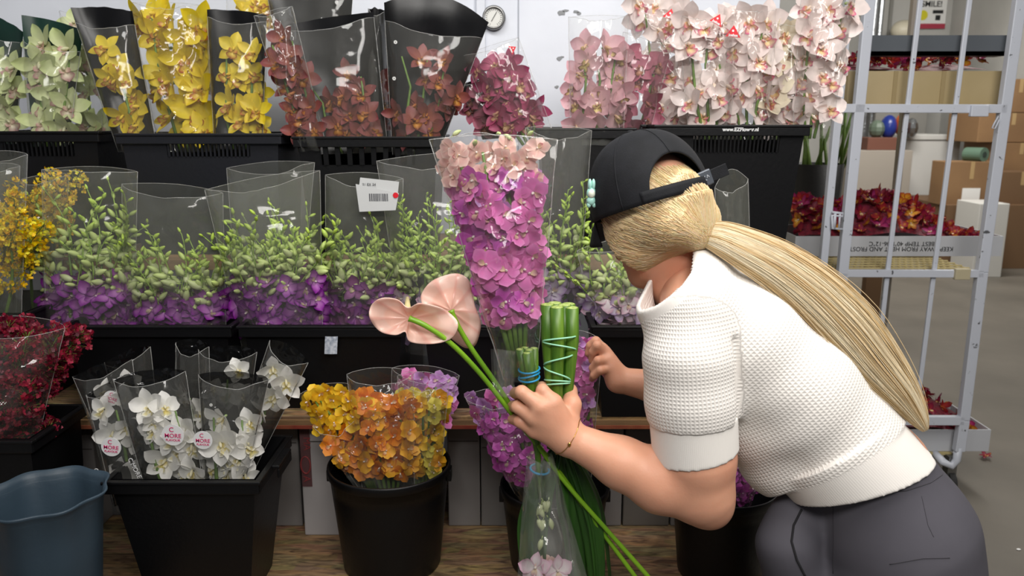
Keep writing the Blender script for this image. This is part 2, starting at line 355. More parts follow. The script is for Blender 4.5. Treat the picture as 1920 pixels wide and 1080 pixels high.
# blue grey empty bucket, scalloped rim
M_blue = mat('slate_blue_plastic', '#31424f', .5, col2='#2a3945', nscale=4, bump=.1, bscale=80)
bc = P(82, 922, 1.52); br = 108/ppm(922, 1.52); bh = .26; bz = bc.z-bh
t = thing('scalloped_bucket', 'empty slate blue bucket with a scalloped rim', 'bucket', (bc.x, bc.y, bz))
def sc(g, i, z): return 1 + .045*math.cos(8*g)*max(0, (z/bh))**3
b = MB().lathe([(0, 0), (br*.70, 0), (br*.72, .01), (br*.78, .08), (br*.85, .16), (br*.92, bh-.02), (br*1.0, bh-.006), (br*1.03, bh), (br*1.0, bh+.002), (br*.94, bh-.012), (br*.9, bh-.03), (br*.83, .16), (br*.76, .08), (br*.69, .012), (0, .01)], 96, (bc.x, bc.y, bz), rad=sc)
b.build('body', M_blue, t, smooth=True)
# it stands on an upturned dark pallet block
st = thing('plastic_pallet', 'low dark plastic pallet under the slate blue bucket', 'pallet', (bc.x, bc.y, SZ0))
if bz-SZ0 > .01:
    b = MB().box(bc.x-.2, bc.x+.14, 1.44, 1.60, bz-.025, bz)
    for x in (-.19, -.05, .1): b.box(bc.x+x, bc.x+x+.03, 1.46, 1.59, SZ0, bz-.025)
    b.build('deck', M_crate, st, bevel=.002)
else: bpy.data.objects.remove(st)
print('blue bucket base', bz, 'shelf', SZ0, 'zm', zm, 'zt', zt)
# ================================================================ cartons behind the bottom row
M_carton = mat('whitish_carton', '#8e8a88', .7, col2='#827e7c', nscale=3); M_cartw = mat('pale_carton', '#a7a3a3', .65); M_redp = mat('red_print', '#8d3a3c', .6)
YB = 2.02
def carton(label, x0, x1, y0, Y, dep, m, zb=SZ0, name='carton', group=None, tape=True):
    a = P(x0, y0, Y); c = P(x1, y0, Y)
    t = thing(name, label, 'box', ((a.x+c.x)/2, Y+dep/2, zb), group)
    MB().box(a.x, c.x, Y, Y+dep, zb, a.z).build('body', m, t, bevel=.003)
    MB().box(a.x+.004, c.x-.004, Y-.0008, Y+.0005, a.z-.003-.04, a.z-.04).build('flap_seam', mat('seam_dark', '#55504c', .7), t)
    return t
carton('greyish carton behind the white orchid crate', 470, 557, 803, YB, .30, M_carton)
t = carton('pale carton with red lettering left of the orange orchid bucket', 560, 640, 800, YB-.05, .30, M_cartw)
a_, c_ = P(561, 803, YB-.05), P(586, 912, YB-.05); M_mar = mat('maroon_band', '#5c3c3e', .65)
MB().box(a_.x, c_.x, YB-.0512, YB-.0502, c_.z, a_.z).build('printed_band', M_mar, t)
p = P(573, 872, YB-.052); b = MB(); b.tube([p+Vector((.0125*math.cos(q), 0, .024*math.sin(q))) for q in [2*math.pi*k/24 for k in range(25)]], .0022, 5); b.build('printed_oval', M_redp, t)
text('A', 'red_lettering', P(575, 898, YB-.052), .026, M_redp, t, rot=(math.pi/2, math.pi/2, 0)); text('MA', 'red_lettering', P(575, 832, YB-.052), .026, M_redp, t, rot=(math.pi/2, math.pi/2, 0))
carton('plain grey carton between the orange and purple buckets', 838, 899, 800, YB, .30, M_carton)
carton('narrow grey carton behind the purple orchid bucket', 901, 960, 812, YB, .30, mat('carton_c', '#7f7c7a', .7))
carton('grey carton behind the hanging leaves', 1120, 1170, 800, YB, .30, M_carton)
carton('taupe carton beyond the elbow on the bottom shelf', 1173, 1262, 805, YB, .30, mat('carton_d', '#6f6a64', .7))
carton('dim carton at the far end of the bottom shelf', 1265, 1380, 805, YB, .28, M_carton)
carton('dim whitish carton beside the crimson bunch crate', 70, 172, 815, YB, .30, M_carton)
carton('dark grey carton tucked behind the square orchid crate', 182, 458, 820, YB+.06, .25, mat('carton_e', '#4c4a4a', .7))
# ================================================================ far room through the cart
M_box = mat('brown_cardboard', '#8a6a48', .75, col2='#7b5d3f', nscale=2); M_box2 = mat('darker_cardboard', '#6d5238', .75)
M_foam = mat('white_foam', '#c9c8c4', .7); M_cream = mat('cream_card', '#b7a581', .65, col2='#a8966f', nscale=2)
M_silver = mat('crinkled_foil', '#9a9da0', .25, metal=.9, bump=1, bscale=30)
def bgbox(label, x0, x1, yt, yb, Y, dep, m, name='cardboard_box', group=None, cat='box', tape=True, z0=None):
    a = P(x0, yt, Y); c = P(x1, yb, Y); z0 = max(c.z, .002) if z0 is None else z0
    t = thing(name, label, cat, ((a.x+c.x)/2, Y+dep/2, z0), group)
    MB().box(a.x, c.x, Y, Y+dep, z0, a.z).build('body', m, t, bevel=.006)
    if tape: MB().box((a.x+c.x)/2-.02, (a.x+c.x)/2+.02, Y-.002, Y+.0, (z0*.4+a.z*.6), a.z+.001).build('tape', mat('parcel_tape', '#a88d63', .3), t)
    return t, a, c
YBX = 8.0
fl = MB().box(P(1775, 400, YBX).x, 5.3, YBX, YBX+1.1, .002, P(0, 385, YBX).z).build('pallet_rack', M_box2)
tag(fl, 'low dim wooden platform carrying the cardboard boxes', 'platform')
bgbox('wide brown cardboard box with a white label under the green roll', 1772, 1868, 303, 384.5, YBX+.1, .25, M_box)
p = P(1820, 364, YBX+.095); tag(MB().box(p.x-.09, p.x+.09, p.y-.006, p.y, p.z-.06, p.z+.06).build('paper_label', M_white), 'small white label on the brown box under the green roll', 'label')
bgbox('brown cardboard box low at the right edge', 1872, 1960, 322, 384.5, YBX+.1, .25, M_box2)
bgbox('brown cardboard box below the top one of the right stack', 1868, 1960, 268, 321, YBX+.4, .6, M_box)
bgbox('brown cardboard box with a pale sticker in the right stack', 1838, 1960, 212, 267, YBX+.42, .6, M_box)
bgbox('topmost brown cardboard box of the right stack', 1866, 1960, 148, 211, YBX+.44, .55, M_box)
a, c = P(1780, 283, YBX+.5), P(1830, 303, YBX+.5)
c0 = P(1812, 289, YBX+.30); c1 = P(1846, 290, YBX+.12)
o = thing('foam_roll', 'short green roll lying on the brown cardboard box', 'roll', (c0+c1)/2)
MB().tube([c0, c1], .07, 20, col=(1, 1, 1)).build('roll', mat('sage_green', '#56705f', .6), o, smooth=False)
MB().tube([c1+(c1-c0)*.01, c1+(c1-c0)*.02], .03, 14).build('core', mat('dark_core', '#2c3a33', .8), o)
bgbox('white foam box standing right of the roll cage post', 1838, 1882, 382, 476, 8.0-.45, .4, M_foam, name='foam_box', tape=False, z0=0)
bgbox('white foam cooler seen between the cage bars', 1700, 1778, 263, 470, 9.2, .6, M_foam, name='foam_box', tape=False, z0=0)
o = MB().box(P(1696, 258, 9.2).x, P(1782, 258, 9.2).x, 9.18, 9.82, P(0, 262.5, 9.2).z, P(0, 252, 9.2).z).build('lid', M_foam, None, bevel=.01)
tag(o, 'pale foam lid lying on the white foam cooler', 'lid')
bgbox('pale crate low behind the left cage post', 1612, 1692, 282, 480, 8.8, .5, mat('dusty_crate', '#9c948a', .7), name='storage_box', tape=False, z0=0)
bgbox('reddish brown flat tray on the pale crate', 1628, 1690, 258, 281.5, 8.85, .35, mat('red_brown', '#6d4436', .6), name='shallow_tray', cat='tray', tape=False)
o = thing('foil_balloon', 'blue and orange foil wrapped bundle on the brown tray', 'bundle', P(1672, 236, 9.0))
MB().ell(P(1666, 238, 9.0), (.085, .10, .13), 14, 10).build('blue_wrap', mat('blue_foil', '#1d2f7c', .3), o, smooth=True)
MB().ell(P(1690, 234, 9.0), (.06, .10, .125), 14, 10).build('orange_wrap', mat('orange_foil', '#c45a1c', .35), o, smooth=True)
MB().ell(P(1708, 240, 9.05), (.075, .08, .11), 9, 6).build('clear_wrap', M_silver, o)
MB().ell(P(1644, 242, 9.0), (.08, .10, .10), 9, 7).build('grey_wrap', mat('grey_green_wrap', '#5c6a5c', .5), o)
o = tag(MB().box(P(1625, 520, 5).x, P(1655, 520, 5).x, 5.0, 5.06, 0, P(0, 480, 5).z).build('table_leg_post', M_box2), 'short brown wooden stand leg behind the roll cage', 'stand')
# far wall details
for i, x in enumerate((1668, 1876)):
    p = P(x, 50, 10.48); struct(MB().box(p.x-.02, p.x+.02, 10.47, 10.5, 0, 3.3).build('trim_%d' % (4+i), mat('far_joint', '#85847f', .6)))
p = P(1898, 50, 10.4); struct(MB().box(p.x-.12, p.x+.2, 10.3, 10.5, 0, 3.3).build('wall_pilaster', mat('far_white', '#d8dade', .5)))
for x in (1652, 1640):
    p = P(x, 20, 9.7); tag(MB().tube([(p.x, 9.7, 0), (p.x, 9.7, 3.3)], .032, 12).build('insulated_pipe', M_silver), 'silver wrapped vertical pipe behind the cage' if x > 1645 else 'thinner silver wrapped pipe beside its twin behind the cage', 'pipe')
pa = P(1745, 24, 10.47); po = thing('safety_poster', 'white wall poster reading SMILE with a yellow face and red strip', 'poster', pa)
MB().box(pa.x-.19, pa.x+.19, pa.y-.01, pa.y, pa.z-.19, pa.z+.17).build('sheet', M_white, po)
text('SMILE!', 'heading', (pa.x, pa.y-.012, pa.z+.10), .095, M_black, po, bold=.002)
o = MB().lathe([(0, 0), (.06, 0), (.06, .004), (0, .004)], 20).build('yellow_face', mat('face_yellow', '#d8cf2c', .5), None); o.location = (pa.x-.1, pa.y-.011, pa.z-.03); rotx(o); adopt(o, po)
MB().box(pa.x-.19, pa.x+.19, pa.y-.013, pa.y-.010, pa.z-.19, pa.z-.13).build('red_strip', mat('poster_red', '#a8344a', .5), po)
b = MB(); b.box(pa.x+.02, pa.x+.15, pa.y-.013, pa.y-.010, pa.z-.01, pa.z+.03); b.box(pa.x+.06, pa.x+.12, pa.y-.013, pa.y-.010, pa.z-.09, pa.z-.03); b.build('camera_drawing', M_black, po)
o = thing('cream_lampshade', 'cream rounded dome standing above the grey cart board', 'dome', P(1693, 73, 10.1))
MB().ell(P(1693, 73, 10.1)+Vector((0,0,.10)), (.15, .13, .12), 20, 12).build('dome', mat('cream_dome', '#c9c2ae', .5), o, smooth=True)
bgbox('tall grey cabinet behind the cage carrying the cream dome', 1655, 1735, 73, 255, 9.95, .3, mat('cab_grey', '#8f8d88', .5), name='cabinet', cat='cabinet', tape=False, z0=0)
# left of the cart: dark bucket with green stems
bc2 = P(1528, 330, 3.9); o = thing('round_bucket', 'small dark bucket of green stems beyond the white wall end', 'bucket', (bc2.x, 3.9, 0))
MB().lathe([(0, 0), (.10, 0), (.13, bc2.z+.06), (.12, bc2.z+.06), (.09, .01), (0, .01)], 24, (bc2.x, 3.9, 0)).build('body', M_crate, o, smooth=True)
M_stem = mat('green_stem', '#6f8f3a', .5, col2='#55752c', nscale=30, attr=False, transl=.1)
b = MB()
for k in range(14):
    x = bc2.x+R.uniform(-.09, .12); b.tube([(x, 3.9+R.uniform(-.06, .06), bc2.z-.1), (x+R.uniform(-.05, .1), 3.9, bc2.z+R.uniform(.15, .34))], .008, 6)
b.build('stems', M_stem, o, smooth=True)
# ================================================================ roll cage cart
M_cart = mat('chipped_white_paint', '#55565a', .4, col2='#c0c4ce', nscale=34, lo=.30, hi=.335, detail=6); M_chip = mat('bare_chips', '#57585c', .6)
M_mesh = mat('yellowed_wire', '#b7a878', .5)
YC = 3.0
ct = thing('roll_cage', 'white painted steel roll cage with shelves of loose orchid heads', 'cart', (P(1700, 800, YC).x, YC+.4, 0.0))
def cpost(pts, wd=19, y=YC, name='post', dy=.03):
    b = MB(); q = [P(x, yy, y) for x, yy in pts]; w_ = wd/ppm(300, y)
    d = (q[-1]-q[0]).normalized(); q[0] = q[0]-d*.25
    for i in range(len(q)-1): b.bar(q[i], q[i+1], w_, dy)
    return b.build(name, M_cart, ct, bevel=.003)
cpost([(1630, 0), (1579, 510), (1551, 790), (1543, 868)], 19); cpost([(1591, 0), (1542, 500), (1515, 790)], 14, YC+.01)
cpost([(1912, 0), (1840, 510), (1806, 787), (1797, 845)], 20)
cpost([(1726, 0), (1664, 510), (1633, 787)], 9, YC+.005, 'bar', .012); cpost([(1818, 0), (1751, 510), (1716, 787)], 9, YC+.005, 'bar', .012)
b = MB(); b.tube([P(1797, 838, YC), P(1794, 862, YC), P(1784, 874, YC), P(1768, 866, YC-.0), P(1752, 850, YC+.05)], .016, 10); b.build('foot_rail', M_cart, ct, smooth=True)
for x in (1543, 1790):
    p = P(x, 868, YC); b = MB(); r_ = .05
    b.tube([(p.x-.012, YC+.03, r_), (p.x+.012, YC+.03, r_)], r_, 20); wv = b.build('wheel', mat('caster_rubber', '#2a2a2a', .6), ct)
    MB().box(p.x-.018, p.x+.018, YC+.01, YC+.05, r_, max(p.z+.02, .13)).build('caster_fork', M_steel, ct)
    b = MB(); b.tube([(p.x-.012, YC+.73, r_), (p.x+.012, YC+.73, r_)], r_, 20); b.build('wheel', mat('caster_rubber', '#2a2a2a', .6), ct)
    MB().box(p.x-.018, p.x+.018, YC+.71, YC+.75, r_, .16).build('caster_fork', M_steel, ct)
for (xa, xb, y, th) in ((1560, 1886, 203, 16), (1574, 1842, 512, 14), (1550, 1806, 787, 17)):
    a, c = P(xa, y, YC-.004), P(xb, y+1, YC-.004); MB().bar(a, c, th/ppm(y, YC), .022, up=Vector((0, 1, 0))).build('cross_bar', M_cart, ct, bevel=.002)
for (x, y, w_, h_) in ((1836, 208, 33, 21), (1804, 514, 28, 21)):
    p = P(x, y, YC-.02); k = .5/ppm(y, YC); MB().box(p.x-w_*k, p.x+w_*k, p.y-.008, p.y+.012, p.z-h_*k, p.z+h_*k).build('clamp_plate', M_cart if y < 300 else mat('yellowed_plate', '#b3a98c', .5), ct, bevel=.003)
b = MB(); q = [P(x, y, YC-.02) for x, y in ((1560, 398), (1580, 400), (1580, 406), (1560, 404), (1560, 428), (1580, 430))]; b.tube(q, .005, 6)
b.tube([P(1566, 400, YC-.02), P(1564, 430, YC-.02)], .006, 6); b.tube([P(1575, 400, YC-.02), P(1573, 430, YC-.02)], .004, 6); b.build('hinge_pin', M_cart, ct, smooth=True)
b = MB(); b.tube([P(1872, 218, YC-.02), P(1864, 232, YC-.02), P(1860, 240, YC-.02), P(1866, 241, YC-.02), P(1874, 224, YC-.02)], .003, 6); b.build('wire_hook', M_cart, ct, smooth=True)
# back frame and shelves
def cz(y): return P(1700, y, YC).z
xl, xr = P(1579, 510, YC).x, P(1838, 510, YC).x
for x in (xl+.02, xr-.0): MB().box(x-.014, x+.014, YC+.72, YC+.75, .1, 2.2).build('rear_post', mat('dull_rear_post', '#a19a90', .5), ct)
def wire_shelf(z, nm='wire_shelf'):
    b = MB()
    for k in range(14): y = YC+.02+k*.053; b.box(xl, xr, y, y+.006, z-.006, z)
    for k in range(22): x = xl+(xr-xl)*k/21; b.box(x-.002, x+.002, YC+.02, YC+.72, z-.009, z-.005)
    b.build(nm, M_mesh, ct)
wire_shelf(cz(508)); wire_shelf(cz(200))
p0, p1 = P(1630, 66, YC+.06), P(1892, 104, YC+.06)
sb = MB().box(P(1625, 84, YC+.06).x, P(1893, 84, YC+.06).x, YC+.06, YC+.15, p1.z, p1.z+.015).box(P(1625, 84, YC+.06).x, P(1893, 84, YC+.06).x, YC+.06, YC+.075, p1.z, p0.z).build('grey_shelf_board', mat('slate_board', '#53585e', .5), ct)
# trays
def tray(label, xa, xb, yt, yb, Y, dep, m, lipd=.01, name='flower_tray', z0=None):
    a = P(xa, yt, Y); c = P(xb, yb, Y); zb = c.z if z0 is None else z0
    t = thing(name, label, 'tray', ((a.x+c.x)/2, Y+dep/2, zb)); b = MB(); th = .006
    b.box(a.x, c.x, Y, Y+th, zb, a.z).box(a.x, c.x, Y+dep-th, Y+dep, zb, a.z).box(a.x, a.x+th, Y+th, Y+dep-th, zb, a.z).box(c.x-th, c.x, Y+th, Y+dep-th, zb, a.z).box(a.x+th, c.x-th, Y+th, Y+dep-th, zb, zb+th)
    b.build('body', m, t); return t, a.x, c.x, zb, a.z
M_trayw = mat('white_card', '#b9bbc0', .6)
zs = cz(200)+.0005
TT, tx0, tx1, tz0, tz1 = tray('cream cardboard tray on the upper shelf of the roll cage', 1592, 1872, 133, 190, YC+.10, .5, M_cream, z0=zs)
for x in (1678, 1768): 
    q0, q1 = P(x-2, 140, YC+.099), P(x+6, 140, YC+.099); MB().box(q0.x, q1.x, YC+.097, YC+.0999, tz0, tz1).build('fold_line', mat('cream_fold', '#97855f', .7), TT)
zs2 = cz(508)+.0005
TM, mx0, mx1, mz0, mz1 = tray('white cardboard tray with upside down printing on the middle cage shelf', 1492, 1878, 443, 476, YC+.33, .38, M_trayw, z0=zs2)
q = P(1738, 462, YC+.3285); k = 1/ppm(462, YC+.33)
Mt = Matrix.Translation(Vector((P(1690, 462, YC+.33).x, YC+.3285, mz0+(mz1-mz0)*.5))) @ Matrix.Rotation(math.pi/2, 4, 'X') @ Matrix.Rotation(math.pi, 4, 'Z')
text('KEEP AWAY FROM HEAT AND FROST\nBEST TEMP 40\u00b0F 06-12\u00b0C', 'printed_warning', None, .026, M_black, TM, M=Mt)
zs3 = cz(790)
TB, bx0, bx1, bz0, bz1 = tray('white cardboard tray on the lowest cage shelf by the grey trousers', 1640, 1853, 806, 848, YC+.05, .30, M_trayw, z0=P(1800, 846, YC+.05).z)
b = MB().box(xl, xr, YC+.04, YC+.42, bz0-.012, bz0-.002).build('base_board', M_mesh, ct)
# loose petal on the floor, small debris
# ================================================================ blossoms
M_pet = mat('petal', rough=.45, attr=True, transl=.28, spec=.35)
M_bud = mat('bud_skin', rough=.4, attr=True, transl=.12, spec=.35)
def mixc(a, b, t): return tuple(a[k]*(1-t)+b[k]*t for k in range(3))
def petal(b, ang, L, W, lift=.2, curl=0, cup=.3, c0=(1, 1, 1), c1=(1, 1, 1), ce=None, p=1.0, nu=5, nv=4, z0=0, tw=0, r0=.06, frill=0, q=.8, sp=0, spc=None, rn=None):
    rn = rn or R; ca, sa = math.cos(ang), math.sin(ang)
    def fn(u, v):
        s = 2*v-1; wd = W*(math.sin(math.pi*min(1, (.04+.96*u))**p))**q if u < 1 else W*.04
        wd = max(wd, W*.12*(1-u)); r = r0*L+u*L; x = s*wd
        z = z0 + lift*r + curl*u*u*L + cup*s*s*wd + tw*s*u*wd + frill*math.sin(s*7+u*3)*u*L
        return Vector((x*ca+r*sa*-1 if False else r*ca - x*sa, r*sa + x*ca, z))
    def cf(u, v):
        s = abs(2*v-1); c = mixc(c0, c1, u)
        if ce: c = mixc(c, ce, min(1, max(0, (max(s, u*.98)-.55)/.4)))
        if sp and rn.random() < sp: c = mixc(c, spc, .7)
        k = rn.uniform(.92, 1.06); return tuple(min(1, x*k) for x in c)
    b.grid(nu, nv, fn, colfn=cf)
def lins(*h): return [lin(x) for x in h]
A5 = [math.pi/2, math.pi/2+1.25, math.pi/2-1.25, -math.pi/2+.62+math.pi*0, -math.pi/2-.62]
def proto_cymb(key, base, tip, lip, edge, throat, seed):
    r = random.Random(seed); b = MB(); B, T = lin(base), lin(tip)
    hood = r.uniform(.25, 1.0)
    for i, a in enumerate(A5):
        petal(b, a+r.uniform(-.12, .12), .047*r.uniform(.92, 1.06), (1.12 if i in (1, 2) else .95)*(.0195 if key in ('blush', 'pink', 'deep', 'cream', 'white') else .0158)*r.uniform(.9, 1.1), lift=hood+r.uniform(-.15, .15), curl=r.uniform(-.45, .1), cup=r.uniform(.15, .45), c0=mixc(B, T, .1), c1=T, p=.95, tw=r.uniform(-.3, .3), nu=6, rn=r, z0=-.002 if i > 2 else 0)
    b.ell((0, .004, -.004), (.004, .004, .006), 6, 4, col=lin('#9bb070'))
    l = MB(); Lc, E, Th = lin(lip), lin(edge), lin(throat)
    petal(l, -math.pi/2, .027, .0155, lift=.85, curl=-.75, cup=1.0, c0=Th, c1=Lc, ce=E, p=1.7, nu=6, nv=6, frill=.06, rn=r, sp=.05, spc=E, r0=.1)
    for s in (-1, 1): petal(l, -math.pi/2+s*.9, .013, .007, lift=1.3, curl=-.2, cup=.5, c0=Th, c1=E, nu=3, nv=3, rn=r, r0=.15)
    l.ell((0, .001, .011), (.0038, .0048, .0105), 8, 6, rot=Matrix.Rotation(.55, 3, 'X'), col=mixc(Lc, T, .5))
    return b.mesh('cymbidium_'+key, M_pet), l.mesh('cymbidium_lip_'+key, M_pet)
CY = {}
for key, args in {
    'green': ('#dfe3b8', '#c3d08e', '#efe2d2', '#c88a92', '#f0e6c8'), 'yellow': ('#efdc4a', '#e2c51c', '#efd65a', '#a8402c', '#f0d860'),
    'rust': ('#9c5a44', '#84444a', '#d08a2c', '#7c2c24', '#d89c40'), 'rose': ('#b55a78', '#9c3d60', '#e6c490', '#8c2c50', '#e8cc98'),
    'pink': ('#e9c4c6', '#d7a0ab', '#ecd98c', '#5e1c2c', '#eedc90'), 'deep': ('#c47f90', '#a95068', '#b08050', '#5e1c2c', '#d8a090'),
    'blush': ('#f6ece6', '#f0e0dc', '#fae8c4', '#d84a92', '#f8e490'), 'white': ('#f2f1ea', '#eceae6', '#efe49a', '#f0efe8', '#e6cf50'),
    'cream': ('#eee6d0', '#e8dcc0', '#f0dca0', '#c86078', '#e8c060')}.items():
    CY[key] = [proto_cymb(key, *args, 11+i) for i in range(4)]
def proto_round(key, c0, c1, ce, lip, L=.026, W=.0135, seed=3, p=1.35, sp=0, spc=None, lift=.15, q=.75):
    r = random.Random(seed); b = MB()
    for i, a in enumerate(A5):
        petal(b, a+r.uniform(-.15, .15), L*r.uniform(.9, 1.08)*(1 if i in (1, 2) else .92), W*(1.1 if i in (1, 2) else .85)*r.uniform(.9, 1.1), lift=lift+r.uniform(-.2, .35), curl=r.uniform(-.5, .2), cup=r.uniform(-.1, .4), c0=lin(c0), c1=lin(c1), ce=lin(ce) if ce else None, p=p, nu=4, nv=4, tw=r.uniform(-.4, .4), rn=r, sp=sp, spc=spc, q=q)
    petal(b, -math.pi/2, L*.5, L*.2, lift=.8, curl=-.5, cup=.8, c0=lin('#f0e0b0'), c1=lin(lip), nu=3, nv=2, rn=r)
    b.ell((0, .001, L*.16), (L*.09, L*.1, L*.16), 6, 4, col=lin(lip) if sp else lin('#f2e8e0'))
    return b.mesh('round_orchid_'+key, M_pet)
VD = {}
for key, a in {
    'orange': ('#e07410', '#f09820', None, '#c84a14'), 'amber': ('#eca01c', '#f8bc2c', None, '#c86414'), 'gold': ('#f4be24', '#fcd63c', None, '#d07c18'), 'lime': ('#d8cc4c', '#e6d860', None, '#a09030'),
    'purple': ('#cc5cbc', '#bc3ca8', '#cc68bc', '#861c80'), 'lilac': ('#d098d8', '#c07cd0', '#dcb0e2', '#9a40b0'), 'mauve': ('#e884c4', '#dc66b4', '#e68cc8', '#a83484'), 'peach': ('#ecc8b8', '#e0a2a2', '#ecd0c4', '#b85070')}.items():
    VD[key] = [proto_round(key, *a, seed=20+i) for i in range(4)]
VD['burg'] = [proto_round('burgundy', '#9c3038', '#84143a', '#6c0c34', '#d8a040', L=.03, W=.0115, seed=40+i, p=1.0, lift=.5, sp=.06, spc=lin('#d8952c')) for i in range(3)] + [proto_round('scarlet', '#b04030', '#9c1830', '#84102c', '#e0a040', L=.03, W=.0115, seed=50+i, p=1.0, lift=.5, sp=.07, spc=lin('#e0a030')) for i in range(2)] + [proto_round('magenta_head', '#c04878', '#a02868', '#84185c', '#e8c050', L=.03, W=.0115, seed=55, p=1.0, lift=.5), proto_round('yellow_head', '#e4b43c', '#cc7c28', '#b0402c', '#e8c050', L=.028, W=.0115, seed=56, p=1.0, lift=.5)]
DB = {}
for key, a in {'violet': ('#c888cc', '#941c9a', '#7c128c', '#5a0c60'), 'magenta': ('#d890d8', '#a834b4', '#8c2498', '#5a0c60'), 'wine': ('#a05c98', '#701868', '#5c1058', '#3a083c'),
               'palelilac': ('#e2dce2', '#b9a0c4', '#a482b4', '#8c5ca0'), 'whitepink': ('#f0e8ea', '#e4cdd6', '#d8a8c0', '#b06c98')}.items():
    DB[key] = [proto_round(key, *a, L=.030, W=.0125, seed=60+i, p=.95, lift=.35, q=.9) for i in range(4)]
def bud_into(b, base, d, L, w, c0, c1, rn):
    d = d.normalized(); a, c = frame_for(d); bend = a*rn.uniform(-.12, .12)*L; pts = []; rr = []
    for k in range(6):
        u = k/5; pts.append(base + d*L*u + bend*u*u*2); rr.append(w*(.25+.75*math.sin(math.pi*min(1, u*.95+.1))**.8) if k < 5 else w*.12)
    b.tube(pts, rr, 6, col=[mixc(c0, c1, k/5) for k in range(6)])
def proto_spike(key, big, small, seed, L=.15, n=9, sc=1.0):
    r = random.Random(seed); b = MB(); lean = r.uniform(-.5, .5)
    pts = [Vector((lean*L*(k/6)**2, r.uniform(-.002, .002), L*k/6)) for k in range(7)]
    b.tube(pts, [.0022*(1-.5*k/6) for k in range(7)], 5, col=lin('#8fae4c'))
    for i in range(n):
        u = .08+.90*(i+r.uniform(-.25, .25)*(0 < i < n-1))/(n-1); p = pts[min(6, int(u*6))].lerp(pts[min(6, int(u*6)+1)], u*6 % 1)
        s = -1 if i % 2 else 1; k = (1-u*.58)*sc*r.uniform(.85, 1.15); g = r.uniform(-.8, .8)
        d = Vector((s*math.cos(g)*.85, math.sin(g)*.9-.3, .35+.8*u+r.uniform(-.25, .25)))
        q = p + d.normalized()*.008; b.tube([p, q], .0011, 4, col=lin('#9fbd5c'))
        bud_into(b, q, d, .034*k, .0082*k, mixc(lin(big), lin(small), u*.9), mixc(lin(big), lin(small), min(1, u+.2)), r)
    return b.mesh('bud_spike_'+key, M_bud)
SPK = {'lime': [proto_spike('lime', '#ccd79a', '#b4d24a', 70+i, sc=1.12, n=8) for i in range(5)], 'fine': [proto_spike('fine', '#c8d890', '#b8d850', 80+i, L=.19, n=11, sc=.88) for i in range(5)]}
BUD = []
for i in range(5):
    b = MB(); r = random.Random(90+i); bud_into(b, Vector((0, 0, 0)), Vector((0, 0, 1)), .034, .0085, lin('#cfd6a8'), lin('#b7c680'), r)
    b.tube([(0, 0, -.012), (0, 0, .001)], .0014, 5, col=lin('#a8bd68')); BUD.append(b.mesh('bud', M_bud))
def proto_spray(key, cols, seed, L=.16, W=.05, n=60, s=.0105):
    r = random.Random(seed); b = MB(); b.tube([(0, 0, 0), (0, 0, L)], .0014, 5, col=lin('#6d7a34')); cs = [lin(c) for c in cols]
    for k in range(n):
        u = k/n; rr = W*(.35+.65*math.sin(math.pi*(u*.9+.05)))*r.uniform(.3, 1); g = r.uniform(0, 6.28); p = Vector((rr*math.cos(g), rr*math.sin(g), L*(.15+.9*u)))
        b.tube([(0, 0, max(0, p.z-.02)), p], .0006, 3, col=lin('#7d8a3c'))
        M = Matrix.Rotation(r.uniform(-1.2, 1.2), 3, 'X') @ Matrix.Rotation(r.uniform(-3, 3), 3, 'Z') @ Matrix.Rotation(math.pi/2, 3, 'X'); c = r.choice(cs)
        for q in range(4):
            a = q*math.pi/2+r.uniform(-.3, .3); d = Vector((math.cos(a), math.sin(a), .35)); e = Vector((-math.sin(a), math.cos(a), 0)); z_ = s*r.uniform(.7, 1.25)
            b.add([p + M @ x for x in (Vector((0, 0, 0)), d*z_*.6+e*z_*.5, d*z_*1.1, d*z_*.6-e*z_*.5)], [(0, 1, 2, 3)], col=tuple(min(1, x*r.uniform(.8, 1.1)) for x in c))
    return b.mesh('spray_'+key, M_pet)
SPR = {'yellow': [proto_spray('yellow', ('#fada10', '#fae440', '#f0c010'), 100+i) for i in range(4)], 'crimson': [proto_spray('crimson', ('#7c1030', '#941a34', '#560a20', '#a83048'), 110+i, W=.05, n=110, s=.0105) for i in range(4)]}
